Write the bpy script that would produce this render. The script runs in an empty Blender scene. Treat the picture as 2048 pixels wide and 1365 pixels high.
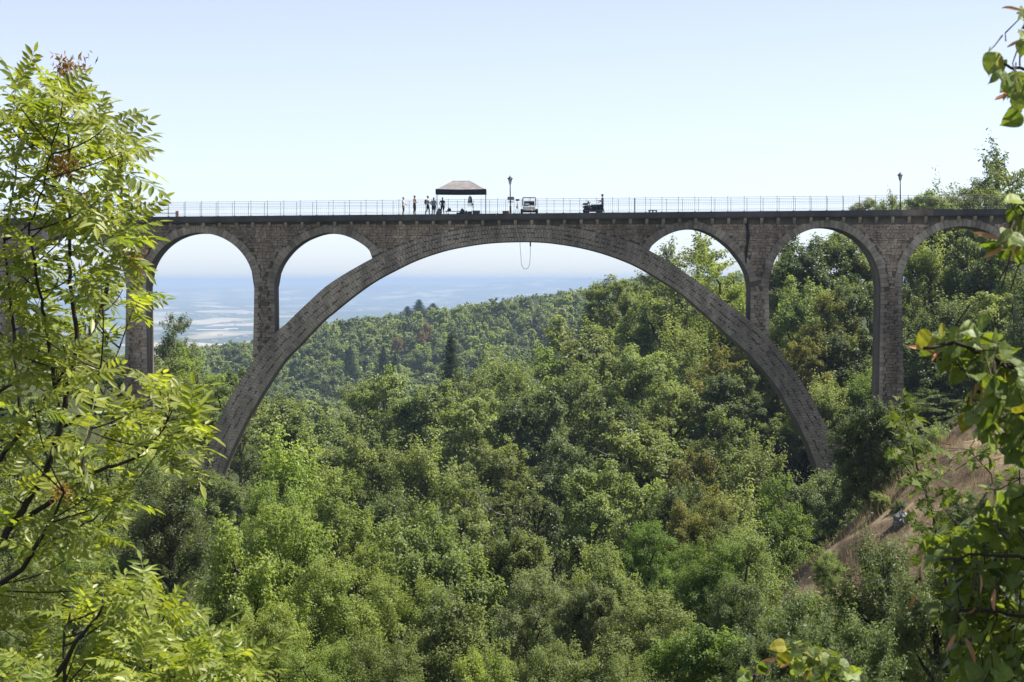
import bpy, math, random
import numpy as np
from collections import defaultdict
from mathutils import Vector, Matrix
from mathutils.kdtree import KDTree

R = math.radians
# ------------------------------------------------------------------ camera, sky, sun, exposure
SC = bpy.context.scene
COL = SC.collection
F = 4212.0          # focal length in pixels of the 2048 wide picture
HZ = 560.0          # eye level row
YB = 180.0          # distance of the bridge's near face
K = F / YB          # pixels per metre there
cd = bpy.data.cameras.new('camera'); cam = bpy.data.objects.new('camera', cd); COL.objects.link(cam)
cam.location = (0, 0, 0); cam.rotation_euler = (R(90), 0, 0)
cd.sensor_width = 36; cd.lens = F / 2048 * 36; cd.shift_y = -(682.5 - HZ) / 2048
cd.clip_start = 0.2; cd.clip_end = 120000
cd.dof.use_dof = True; cd.dof.focus_distance = 120; cd.dof.aperture_fstop = 20
SC.camera = cam
SUN_AZ, SUN_EL = 82, 57      # azimuth clockwise from +Y
w = bpy.data.worlds.new('World'); SC.world = w; w.use_nodes = True
nt = w.node_tree; bg = nt.nodes['Background']
sky = nt.nodes.new('ShaderNodeTexSky'); sky.sky_type = 'NISHITA'; sky.sun_disc = False
sky.sun_elevation = R(SUN_EL); sky.sun_rotation = R(SUN_AZ)
sky.altitude = 100; sky.air_density = 0.6; sky.dust_density = 0.45; sky.ozone_density = 4.0
hsv = nt.nodes.new('ShaderNodeHueSaturation'); hsv.inputs['Saturation'].default_value = 0.56      # milky summer sky, all round
tin = nt.nodes.new('ShaderNodeMix'); tin.data_type = 'RGBA'; tin.blend_type = 'MULTIPLY'; tin.inputs['Factor'].default_value = 1.0
tin.inputs['B'].default_value = (1.01, 0.985, 1.0, 1)
nt.links.new(sky.outputs[0], hsv.inputs['Color']); nt.links.new(hsv.outputs[0], tin.inputs['A'])
nt.links.new(tin.outputs['Result'], bg.inputs[0]); bg.inputs[1].default_value = 0.10
sl = bpy.data.lights.new('sun', 'SUN'); so = bpy.data.objects.new('sun', sl); COL.objects.link(so)
sl.energy = 5.0; sl.angle = R(0.53); sl.color = (1, 0.95, 0.86)
sd = Vector((math.sin(R(SUN_AZ)) * math.cos(R(SUN_EL)), math.cos(R(SUN_AZ)) * math.cos(R(SUN_EL)), math.sin(R(SUN_EL))))
so.rotation_euler = sd.to_track_quat('Z', 'Y').to_euler()
so.location = sd * 60
SC.view_settings.view_transform = 'Standard'; SC.view_settings.look = 'None'
SC.view_settings.exposure = 1.0; SC.view_settings.gamma = 1.0
SC.cycles.max_bounces = 7; SC.cycles.diffuse_bounces = 4; SC.cycles.transmission_bounces = 5
SC.cycles.volume_bounces = 1; SC.cycles.transparent_max_bounces = 8

rng = np.random.default_rng(7)
random.seed(7)

def W(px, py, Y):
    return np.array([(px - 1024) / F * Y, Y, (HZ - py) / F * Y])
def B(px, py, dy=0.0):            # on the bridge's near face
    return np.array([(px - 1024) / K, YB + dy, (HZ - py) / K])

# ------------------------------------------------------------------ tagging and meshes
def tag(o, label=None, cat=None, group=None, kind=None):
    if label: o['label'] = label
    if cat: o['category'] = cat
    if group: o['group'] = group
    if kind: o['kind'] = kind
    return o
def empty(name, loc=(0, 0, 0), rz=0.0, parent=None):
    o = bpy.data.objects.new(name, None); COL.objects.link(o)
    o.location = loc; o.rotation_euler = (0, 0, rz); o.empty_display_size = 0.3
    if parent: o.parent = parent
    return o
def link(name, me, parent=None, loc=None):
    o = bpy.data.objects.new(name, me); COL.objects.link(o)
    if parent: o.parent = parent
    if loc is not None: o.location = loc
    return o
def np_mesh(name, V, faces_flat, sizes, mats, tone=None, midx=None, smooth=False):
    """fast mesh: V (n,3), flat loop indices, face sizes"""
    me = bpy.data.meshes.new(name)
    V = np.ascontiguousarray(V, dtype=np.float32); faces_flat = np.ascontiguousarray(faces_flat, dtype=np.int32)
    sizes = np.ascontiguousarray(sizes, dtype=np.int32)
    me.vertices.add(len(V)); me.vertices.foreach_set('co', V.ravel())
    me.loops.add(len(faces_flat)); me.loops.foreach_set('vertex_index', faces_flat)
    me.polygons.add(len(sizes))
    st = np.concatenate([[0], np.cumsum(sizes)[:-1]]).astype(np.int32)
    me.polygons.foreach_set('loop_start', st)
    if midx is not None: me.polygons.foreach_set('material_index', np.ascontiguousarray(midx, dtype=np.int32))
    me.polygons.foreach_set('use_smooth', np.full(len(sizes), bool(smooth), dtype=bool))
    for m in mats: me.materials.append(m)
    me.update(calc_edges=True)
    if tone is not None:
        a = me.attributes.new('tone', 'FLOAT', 'FACE'); a.data.foreach_set('value', np.ascontiguousarray(tone, dtype=np.float32))
    return me

class MB:
    def __init__(s): s.v = []; s.f = []; s.m = []; s.t = []
    def add(s, vs, fs, m=0, t=0.5):
        b = len(s.v); s.v.extend([tuple(map(float, v)) for v in vs])
        for f in fs: s.f.append([b + i for i in f]); s.m.append(m); s.t.append(t)
    def box(s, c, d, rz=0.0, m=0, t=0.5, taper=1.0, rx=0.0, ry=0.0):
        x, y, z = d[0] / 2, d[1] / 2, d[2] / 2
        vs = [(-x, -y, -z), (x, -y, -z), (x, y, -z), (-x, y, -z), (-x * taper, -y * taper, z), (x * taper, -y * taper, z), (x * taper, y * taper, z), (-x * taper, y * taper, z)]
        M = Matrix.Rotation(rz, 3, 'Z') @ Matrix.Rotation(ry, 3, 'Y') @ Matrix.Rotation(rx, 3, 'X')
        s.add([tuple(M @ Vector(v) + Vector(c)) for v in vs], [(0, 3, 2, 1), (4, 5, 6, 7), (0, 1, 5, 4), (1, 2, 6, 5), (2, 3, 7, 6), (3, 0, 4, 7)], m, t)
    def tube(s, pts, rad, n=6, m=0, t=0.5, cap=True, flat=1.0):
        pts = [Vector(p) for p in pts]
        if not hasattr(rad, '__len__'): rad = [rad] * len(pts)
        vs = []; prev = None
        for i, p in enumerate(pts):
            d = (pts[min(i + 1, len(pts) - 1)] - pts[max(i - 1, 0)])
            d = d.normalized() if d.length > 1e-9 else Vector((0, 0, 1))
            if prev is None:
                u = d.orthogonal().normalized()
            else:
                u = (prev - d * prev.dot(d)); u = u.normalized() if u.length > 1e-6 else d.orthogonal().normalized()
            prev = u; q = d.cross(u)
            for k in range(n):
                a = 2 * math.pi * k / n
                vs.append(p + (u * math.cos(a) + q * math.sin(a) * flat) * rad[i])
        fs = [(i * n + k, i * n + (k + 1) % n, (i + 1) * n + (k + 1) % n, (i + 1) * n + k) for i in range(len(pts) - 1) for k in range(n)]
        if cap: fs += [tuple(reversed(range(n))), tuple(range((len(pts) - 1) * n, len(pts) * n))]
        s.add(vs, fs, m, t)
    def rings(s, secs, n=12, m=0, t=0.5):
        """stack of elliptical sections (cx,cy,cz,rx,ry)"""
        vs = [(c[0] + c[3] * math.cos(2 * math.pi * k / n), c[1] + c[4] * math.sin(2 * math.pi * k / n), c[2]) for c in secs for k in range(n)]
        fs = [(i * n + k, i * n + (k + 1) % n, (i + 1) * n + (k + 1) % n, (i + 1) * n + k) for i in range(len(secs) - 1) for k in range(n)]
        fs += [tuple(reversed(range(n))), tuple(range((len(secs) - 1) * n, len(secs) * n))]
        s.add(vs, fs, m, t)
    def ball(s, c, r, n=10, m=0, t=0.5):
        r = r if hasattr(r, '__len__') else (r, r, r)
        h = n // 2 + 1
        secs = [(c[0], c[1], c[2] - r[2] * math.cos(math.pi * (i + .08) / (h + .16)), max(r[0] * math.sin(math.pi * (i + .08) / (h + .16)), .001), max(r[1] * math.sin(math.pi * (i + .08) / (h + .16)), .001)) for i in range(h + 1)]
        s.rings(secs, n, m, t)
    def wheel(s, c, r, wd, n=20, m=0, inner=0.55, axis='Y', t=0.5):
        prof = [(inner * r, -wd * .42), (r * .86, -wd * .5), (r * .97, -wd * .36), (r, 0), (r * .97, wd * .36), (r * .86, wd * .5), (inner * r, wd * .42)]
        vs = []; L = len(prof)
        for k in range(n):
            a = 2 * math.pi * k / n
            for (rr, ww) in prof:
                p = (math.cos(a) * rr, ww, math.sin(a) * rr) if axis == 'Y' else (ww, math.cos(a) * rr, math.sin(a) * rr)
                vs.append((c[0] + p[0], c[1] + p[1], c[2] + p[2]))
        fs = [(k * L + i, k * L + (i + 1) % L, ((k + 1) % n) * L + (i + 1) % L, ((k + 1) % n) * L + i) for k in range(n) for i in range(L)]
        s.add(vs, fs, m, t)
    def mesh(s, name, mats, smooth=False):
        sizes = [len(f) for f in s.f]
        flat = [i for f in s.f for i in f]
        return np_mesh(name, np.array(s.v), flat, sizes, mats, tone=s.t, midx=s.m, smooth=smooth)
    def build(s, name, mats, parent=None, loc=None, smooth=False):
        if not isinstance(mats, (list, tuple)): mats = [mats]
        return link(name, s.mesh(name, mats, smooth), parent, loc)

# ------------------------------------------------------------------ materials
MATS = {}
def new_mat(name):
    m = bpy.data.materials.new(name); m.use_nodes = True
    for n in list(m.node_tree.nodes): m.node_tree.nodes.remove(n)
    MATS[name] = m
    return m, m.node_tree.nodes, m.node_tree.links
def N(ns, t, **kw):
    n = ns.new(t)
    for k, v in kw.items():
        if k.startswith('i_'): n.inputs[k[2:].replace('_', ' ')].default_value = v
        else: setattr(n, k, v)
    return n
def rgba(c): return (c[0], c[1], c[2], 1)
def ramp(ns, stops):
    r = ns.new('ShaderNodeValToRGB'); e = r.color_ramp.elements
    while len(e) < len(stops): e.new(0.5)
    for i, (p, c) in enumerate(stops): e[i].position = p; e[i].color = rgba(c)
    return r

def plain(name, col, rough=0.6, metal=0.0, spec=0.4, var=0.12, scale=8.0):
    m, ns, ls = new_mat(name)
    out = N(ns, 'ShaderNodeOutputMaterial'); p = N(ns, 'ShaderNodeBsdfPrincipled')
    p.inputs['Roughness'].default_value = rough; p.inputs['Metallic'].default_value = metal; p.inputs['Specular IOR Level'].default_value = spec
    tc = N(ns, 'ShaderNodeTexCoord'); nz = N(ns, 'ShaderNodeTexNoise'); nz.inputs['Scale'].default_value = scale; nz.inputs['Detail'].default_value = 5
    ls.new(tc.outputs['Object'], nz.inputs['Vector'])
    a = tuple(max(0, c * (1 - 2 * var)) for c in col); b = tuple(min(1, c * (1 + 2 * var)) for c in col)
    r = ramp(ns, [(0.3, a), (0.7, b)]); ls.new(nz.outputs[0], r.inputs[0])
    ls.new(r.outputs[0], p.inputs['Base Color']); ls.new(p.outputs[0], out.inputs[0])
    return m

def leaf_mat(name, dark, lite, tr, tmix=0.4, rough=0.6, spec=0.22, ovar=0.25, dry=None):
    """leaf: tone attribute picks between dark and lite, object random varies the tree"""
    m, ns, ls = new_mat(name)
    out = N(ns, 'ShaderNodeOutputMaterial'); p = N(ns, 'ShaderNodeBsdfPrincipled'); t = N(ns, 'ShaderNodeBsdfTranslucent'); mx = N(ns, 'ShaderNodeMixShader')
    at = N(ns, 'ShaderNodeAttribute', attribute_name='tone'); oi = N(ns, 'ShaderNodeObjectInfo')
    st = [(0.0, dark), (0.93, lite)]
    if dry: st += [(0.955, lite), (0.97, dry)]
    r = ramp(ns, st); ls.new(at.outputs['Fac'], r.inputs[0])
    mr = N(ns, 'ShaderNodeMapRange'); mr.inputs['To Min'].default_value = 1 - ovar; mr.inputs['To Max'].default_value = 1 + ovar
    ls.new(oi.outputs['Random'], mr.inputs['Value'])
    mh = N(ns, 'ShaderNodeMapRange'); mh.inputs['To Min'].default_value = 0.493; mh.inputs['To Max'].default_value = 0.512
    wn = N(ns, 'ShaderNodeMath', operation='MULTIPLY'); wn.inputs[1].default_value = 7.31; ls.new(oi.outputs['Random'], wn.inputs[0])
    fr = N(ns, 'ShaderNodeMath', operation='FRACT'); ls.new(wn.outputs[0], fr.inputs[0]); ls.new(fr.outputs[0], mh.inputs['Value'])
    hs = N(ns, 'ShaderNodeHueSaturation'); ls.new(mr.outputs[0], hs.inputs['Value']); ls.new(mh.outputs[0], hs.inputs['Hue']); ls.new(r.outputs[0], hs.inputs['Color'])
    ls.new(hs.outputs[0], p.inputs['Base Color'])
    mul = N(ns, 'ShaderNodeMix', data_type='RGBA', blend_type='MULTIPLY'); mul.inputs['Factor'].default_value = 1.0
    ls.new(hs.outputs[0], mul.inputs['A']); mul.inputs['B'].default_value = rgba(tr)
    ls.new(mul.outputs['Result'], t.inputs['Color'])
    p.inputs['Roughness'].default_value = rough; p.inputs['Specular IOR Level'].default_value = spec
    mx.inputs[0].default_value = tmix
    ls.new(p.outputs[0], mx.inputs[1]); ls.new(t.outputs[0], mx.inputs[2]); ls.new(mx.outputs[0], out.inputs[0])
    return m

def stone_mat(name, stops, scale=1.2, bump=0.5, rough=0.9, streak=0.8):
    m, ns, ls = new_mat(name)
    out = N(ns, 'ShaderNodeOutputMaterial'); p = N(ns, 'ShaderNodeBsdfPrincipled'); p.inputs['Roughness'].default_value = rough; p.inputs['Specular IOR Level'].default_value = 0.2
    ge = N(ns, 'ShaderNodeNewGeometry'); at = N(ns, 'ShaderNodeAttribute', attribute_name='tone'); oi = N(ns, 'ShaderNodeObjectInfo')
    n1 = N(ns, 'ShaderNodeTexNoise'); n1.inputs['Scale'].default_value = scale; n1.inputs['Detail'].default_value = 6; ls.new(ge.outputs['Position'], n1.inputs['Vector'])
    n2 = N(ns, 'ShaderNodeTexNoise'); n2.inputs['Scale'].default_value = 0.16; n2.inputs['Detail'].default_value = 4; ls.new(ge.outputs['Position'], n2.inputs['Vector'])
    ad = N(ns, 'ShaderNodeMath', operation='MULTIPLY_ADD'); ad.inputs[1].default_value = 0.5; ls.new(at.outputs['Fac'], ad.inputs[0])
    sb = N(ns, 'ShaderNodeMath', operation='MULTIPLY_ADD'); sb.inputs[1].default_value = 0.9; sb.inputs[2].default_value = -0.2; ls.new(n1.outputs[0], sb.inputs[0])
    ls.new(sb.outputs[0], ad.inputs[2])
    r = ramp(ns, stops); ls.new(ad.outputs[0], r.inputs[0])
    br = N(ns, 'ShaderNodeMapRange'); br.inputs['From Min'].default_value = 0.3; br.inputs['From Max'].default_value = 0.7; br.inputs['To Min'].default_value = 0.62; br.inputs['To Max'].default_value = 1.25
    ls.new(n2.outputs[0], br.inputs['Value'])
    mu = N(ns, 'ShaderNodeMix', data_type='RGBA', blend_type='MULTIPLY'); mu.inputs['Factor'].default_value = 1.0
    ls.new(r.outputs[0], mu.inputs['A']); ls.new(br.outputs[0], mu.inputs['B']); ls.new(mu.outputs['Result'], p.inputs['Base Color'])
    sv = N(ns, 'ShaderNodeVectorMath', operation='MULTIPLY'); sv.inputs[1].default_value = (0.9, 0.9, 0.07); ls.new(ge.outputs['Position'], sv.inputs[0])
    n4 = N(ns, 'ShaderNodeTexNoise'); n4.inputs['Scale'].default_value = 1.0; n4.inputs['Detail'].default_value = 5; ls.new(sv.outputs[0], n4.inputs['Vector'])
    b4 = N(ns, 'ShaderNodeMapRange'); b4.inputs['From Min'].default_value = 0.36; b4.inputs['From Max'].default_value = 0.6; b4.inputs['To Min'].default_value = 0.55; b4.inputs['To Max'].default_value = 1.1; ls.new(n4.outputs[0], b4.inputs['Value'])
    mu4 = N(ns, 'ShaderNodeMix', data_type='RGBA', blend_type='MULTIPLY'); mu4.inputs['Factor'].default_value = streak
    ls.new(mu.outputs['Result'], mu4.inputs['A']); ls.new(b4.outputs[0], mu4.inputs['B']); ls.new(mu4.outputs['Result'], p.inputs['Base Color'])
    n3 = N(ns, 'ShaderNodeTexNoise'); n3.inputs['Scale'].default_value = 9; n3.inputs['Detail'].default_value = 6; ls.new(ge.outputs['Position'], n3.inputs['Vector'])
    bp = N(ns, 'ShaderNodeBump'); bp.inputs['Strength'].default_value = bump; bp.inputs['Distance'].default_value = 0.05
    ls.new(n3.outputs[0], bp.inputs['Height']); ls.new(bp.outputs[0], p.inputs['Normal']); ls.new(p.outputs[0], out.inputs[0])
    return m

M_RUBBLE = stone_mat('rubble_granite', [(0.1, (0.214, 0.161, 0.115)), (0.4, (0.386, 0.290, 0.204)), (0.65, (0.482, 0.373, 0.270)), (0.9, (0.600, 0.486, 0.370))])
M_VOUS = stone_mat('dressed_granite', [(0.1, (0.257, 0.202, 0.150)), (0.40, (0.428, 0.352, 0.270)), (0.72, (0.536, 0.445, 0.344)), (0.95, (0.643, 0.548, 0.440))])
M_MORTAR = stone_mat('dark_mortar', [(0.2, (0.118, 0.094, 0.070)), (0.8, (0.214, 0.173, 0.132))], scale=3)
M_COPING = stone_mat('sooty_coping', [(0.1, (0.075, 0.068, 0.062)), (0.5, (0.115, 0.105, 0.097)), (0.9, (0.17, 0.155, 0.14))], scale=0.8, streak=.4)
M_COPING2 = stone_mat('new_reddish_coping', [(0.1, (0.20, 0.14, 0.12)), (0.9, (0.30, 0.22, 0.19))], scale=1)
M_CORBEL = stone_mat('corbel_granite', [(0.1, (0.364, 0.287, 0.207)), (0.9, (0.621, 0.505, 0.370))])
M_STAIN = stone_mat('damp_black_stain', [(0.1, (0.02, 0.02, 0.02)), (0.9, (0.06, 0.055, 0.05))], scale=3)
M_ASPHALT = plain('deck_asphalt', (0.06, 0.06, 0.062), 0.9)
M_IRON = plain('dark_iron', (0.035, 0.037, 0.042), 0.5, 0.6)
M_RAIL = plain('weathered_rail_iron', (0.13, 0.13, 0.14), 0.6, 0.3)
M_IRON_LT = plain('grey_galvanised', (0.25, 0.26, 0.28), 0.45, 0.7)
M_BLACK = plain('black_plastic', (0.018, 0.02, 0.024), 0.55)
M_RUBBER = plain('tyre_rubber', (0.02, 0.02, 0.021), 0.85)
M_CANOPY = plain('gazebo_fabric', (0.20, 0.185, 0.185), 0.8, spec=0.25, scale=2)
M_VAL = plain('gazebo_valance_fabric', (0.028, 0.028, 0.042), 0.8)
M_GLASS = plain('lantern_glass', (0.55, 0.58, 0.6), 0.15, spec=0.6)
M_WHITE = plain('white_paint', (0.78, 0.78, 0.76), 0.5, var=0.03)
M_GREYBODY = plain('grey_machine_paint', (0.21, 0.23, 0.25), 0.5, var=0.05)
M_OLIVE = plain('olive_plastic', (0.035, 0.055, 0.045), 0.5)
M_ORANGE = plain('orange_plastic', (0.6, 0.2, 0.08), 0.5)
M_TEAL = plain('dark_teal_crate', (0.03, 0.065, 0.065), 0.6)
M_REDBOX = plain('red_brown_crate', (0.16, 0.06, 0.05), 0.7)
M_CONC = plain('pinkish_concrete', (0.42, 0.31, 0.26), 0.9)
M_SKIN = plain('skin', (0.42, 0.25, 0.17), 0.6, var=0.04)
M_HAIR = plain('dark_hair', (0.03, 0.022, 0.018), 0.7)
M_BARK = stone_mat('bark', [(0.1, (0.045, 0.035, 0.028)), (0.9, (0.13, 0.105, 0.085))], scale=6)
M_BARKD = stone_mat('dark_bark', [(0.1, (0.022, 0.018, 0.015)), (0.9, (0.075, 0.06, 0.05))], scale=14)
M_BARKP = stone_mat('pale_bark', [(0.1, (0.14, 0.12, 0.10)), (0.9, (0.34, 0.31, 0.27))], scale=6)
M_ROCK = stone_mat('blue_grey_rock', [(0.1, (0.07, 0.075, 0.085)), (0.5, (0.17, 0.175, 0.185)), (0.9, (0.42, 0.42, 0.42))], scale=2.5, bump=1.0)

TR = (1.8, 1.85, 0.85)
LEAF = {
 'g': leaf_mat('leaf_green', (0.118, 0.152, 0.056), (0.240, 0.276, 0.108), TR, tmix=.47, rough=.48, spec=.4, ovar=.18),
 'b': leaf_mat('leaf_bright', (0.125, 0.168, 0.040), (0.280, 0.330, 0.088), TR, tmix=.44, rough=.48, spec=.4, ovar=0.12),
 'd': leaf_mat('leaf_dark', (0.070, 0.096, 0.040), (0.165, 0.198, 0.084), TR, tmix=.45, rough=.45, spec=.45, ovar=.18),
 'p': leaf_mat('leaf_pale', (0.120, 0.145, 0.075), (0.250, 0.275, 0.150), TR, tmix=.42, ovar=0.12),
 'y': leaf_mat('leaf_tawny', (0.105, 0.108, 0.034), (0.235, 0.225, 0.080), TR, tmix=.42, ovar=0.12),
 'a': leaf_mat('leaf_vivid', (0.076, 0.125, 0.028), (0.195, 0.260, 0.064), TR, tmix=.44, rough=.5, spec=.35, ovar=0.1),
 'c': leaf_mat('needle_dark', (0.016, 0.032, 0.018), (0.052, 0.080, 0.042), TR, tmix=0.25),
 'o': leaf_mat('leaf_orange', (0.170, 0.120, 0.042), (0.290, 0.200, 0.080), (1.5, 1.3, .8), tmix=.3, ovar=0.1),
}
M_ASH = leaf_mat('ash_leaf', (0.120, 0.160, 0.024), (0.310, 0.340, 0.066), (1.8, 1.8, 0.7), tmix=0.45, rough=0.42, spec=0.4, ovar=0.18)
M_ASHDRY = leaf_mat('ash_seed_cluster', (0.12, 0.055, 0.025), (0.36, 0.19, 0.08), TR, tmix=0.3)
M_LIME = leaf_mat('lime_leaf', (0.075, 0.115, 0.028), (0.200, 0.245, 0.066), (1.8, 1.8, 0.5), tmix=0.35, rough=0.5, spec=0.3, ovar=0.35)
M_LIMEY = leaf_mat('lime_leaf_yellowing', (0.16, 0.15, 0.02), (0.30, 0.28, 0.04), TR, tmix=0.4)
M_BRACT = leaf_mat('lime_bract', (0.36, 0.15, 0.06), (0.55, 0.36, 0.20), (1.4, 1.2, 0.9), tmix=0.3)
M_MAPLE = leaf_mat('maple_leaf', (0.050, 0.080, 0.018), (0.150, 0.180, 0.036), TR, tmix=0.4, ovar=0.3)
M_STRAW = leaf_mat('dry_grass', (0.20, 0.15, 0.08), (0.38, 0.31, 0.17), (1.2, 1.1, 0.9), tmix=0.3)
M_HERB = leaf_mat('low_herbs', (0.035, 0.06, 0.016), (0.12, 0.14, 0.04), TR, tmix=0.35)

# ------------------------------------------------------------------ terrain
CP = np.array([
 (0,0,-1.75),(-8,0,-3),(8,0,-1.7),(0,-15,-1.6),(-30,-10,-4),(30,-10,0.5),(0,8,-4.5),(-4,11,-6.5),(5,8,-4.2),(12,10,-2.5),(-14,12,-8),
 (0,25,-11.5),(-15,25,-12),(12,25,-8.5),(25,30,-4),(-35,30,-10),(45,30,3),
 (0,50,-17),(-15,50,-17),(-40,50,-13),(12,48,-14.5),(25,50,-7),(40,50,1),(65,50,8),
 (0,80,-23),(-18,80,-21),(-40,80,-15),(8,80,-19.5),(20,85,-10),(35,85,-0.5),(60,90,9),
 (0,110,-27),(-20,110,-24),(-45,110,-14),(12.5,100,-14.0),(21,100,-8.0),(35,110,0),(60,110,9),(8,100,-20),(10,120,-22),(20,120,-17),
 (0,150,-29),(-25,150,-22),(-50,150,-9),(20,150,-21),(35,150,-12),(55,150,0),
 (0,180,-30),(-25,180,-19),(-31,180,-14),(-42,180,-6),(-58,180,4),(27,180,-18),(33,180,-15),(44,180,-10),(60,180,-3),
 (0,230,-30),(-30,230,-21),(-60,230,-8),(25,230,-15),(45,230,-11),(65,230,-3),
 (0,300,-32),(-40,300,-29),(-80,300,-20),(40,300,-15),(80,300,-4),
 (-100,400,-46),(-40,400,-40),(0,400,-34),(50,400,-15),(100,400,-12),
 (-120,500,-52),(-60,500,-38),(0,500,-29),(60,500,-9),(120,500,-10),
 (-150,650,-46),(-97,650,-27),(-32,650,-16),(20,650,-8.5),(70,650,-5),(150,650,-6),
 (-150,900,-90),(0,900,-65),(150,900,-25),(-150,1200,-160),(0,1200,-150),(200,1200,-100),
 (-150,300,-24),(-150,500,-70),(-250,400,-60),(-300,650,-110),(-200,150,10),(-120,200,0),(-90,100,0),(-90,40,-4),
 (150,180,10),(200,400,-16),(250,650,-12),(320,900,0),(110,100,12),(110,40,12),(-60,-40,0),(60,-40,6)], dtype=float)
FS = 1.7
_far = (CP[:, 1] >= 400) & (CP[:, 1] < 1150)
CP[_far] = np.c_[CP[_far, :2] * FS, (CP[_far, 2] + 10) * FS - 10]
CP[CP[:, 1] == 1200] *= np.array([1.7, 1.7, 1.25])
def _phi(r2): return 0.5 * r2 * np.log(r2 + 1e-9)
_S = 100.0
_P = CP[:, :2] / _S
_d2 = ((_P[:, None] - _P[None]) ** 2).sum(-1)
_A = _phi(_d2) + np.eye(len(CP)) * 2e-3
_Q = np.c_[np.ones(len(CP)), _P]
_MAT = np.block([[_A, _Q], [_Q.T, np.zeros((3, 3))]])
_SOL = np.linalg.solve(_MAT, np.r_[CP[:, 2], np.zeros(3)])
def sstep(a, b, x):
    t = np.clip((x - a) / (b - a), 0, 1); return t * t * (3 - 2 * t)
def hnoise(x, y):
    return np.sin(x * .37 + 1.3 * np.sin(y * .23)) * .35 + np.sin(y * .41 + 1.7 * np.sin(x * .19)) * .35 + np.sin(x * 1.13 + y * .9) * .12
def plain_h(x, y):
    h = -205 + 6 * np.sin(x * .0011 + y * .0007) + 5 * np.sin(y * .0016 - x * .0006)
    k = sstep(10000, 17000, y)
    mid = 40 + 22 * np.sin(x * .0009 + y * .0004) + 14 * np.sin(x * .0023 + 1)
    far_ = np.interp(x, [-9000, -3840, -2416, -706, 148, 832, 2142, 6000], [-118, -104, -86, -58, -12, 10, -2, -30]) + 5 * np.sin(x * .0031) + 3 * np.sin(x * .0078 + 1)
    k2 = sstep(18500, 24000, y)
    h = h + k * mid
    return h * (1 - k2) + far_ * k2
def ground(x, y):
    x = np.asarray(x, float); y = np.asarray(y, float)
    sh = np.broadcast(x, y).shape
    xf = np.broadcast_to(x, sh).ravel(); yf = np.broadcast_to(y, sh).ravel()
    q = np.c_[np.clip(xf, -520, 520), np.clip(yf, -60, 2050)] / _S
    out = np.empty(len(q))
    for i in range(0, len(q), 20000):
        c = q[i:i + 20000]; r2 = ((c[:, None] - _P[None]) ** 2).sum(-1)
        out[i:i + 20000] = _phi(r2) @ _SOL[:-3] + _SOL[-3] + c @ _SOL[-2:]
    bk = np.exp(-((xf - 19) / 13) ** 2 - ((yf - 97) / 14) ** 2)
    out += bk * (.35 * np.abs(np.sin(xf * .8 + yf * .55 + 1.2 * np.sin(yf * .3))) + .18 * np.sin(xf * 2.3 - yf * 1.1) * np.sin(yf * 1.7))
    out += hnoise(xf, yf) * (1 - .6 * np.exp(-((xf) ** 2 + yf ** 2) / 80))
    k = np.maximum(sstep(1500, 2300, yf), sstep(420, 1000, np.abs(xf)))
    k = np.maximum(k, sstep(150, 500, -yf))
    out = out * (1 - k) + plain_h(xf, yf) * k
    return out.reshape(sh)
def g1(x, y): return float(ground(np.array([x]), np.array([y]))[0])

def axis(parts):
    a = []
    for (s, e, st) in parts: a += list(np.arange(s, e, st))
    return np.array(a + [parts[-1][1]])
gx = axis([(-30000, -8000, 2000), (-8000, -2000, 500), (-2000, -420, 120), (-420, -80, 10), (-80, 6, 1.6), (6, 34, .5), (34, 80, 1.6), (80, 420, 12), (420, 2000, 120), (2000, 8000, 500), (8000, 30000, 2000)])
gy = axis([(-3000, -400, 260), (-400, -30, 20), (-30, 80, 1.8), (80, 114, .6), (114, 240, 1.8), (240, 1400, 10), (1400, 2000, 50), (2000, 8000, 200), (8000, 36000, 500)])
GX, GY = np.meshgrid(gx, gy)
GZ = ground(GX, GY)
ny, nx = GX.shape
idx = np.arange(nx * ny).reshape(ny, nx)
fl = np.stack([idx[:-1, :-1], idx[:-1, 1:], idx[1:, 1:], idx[1:, :-1]], -1).reshape(-1, 4)

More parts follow.
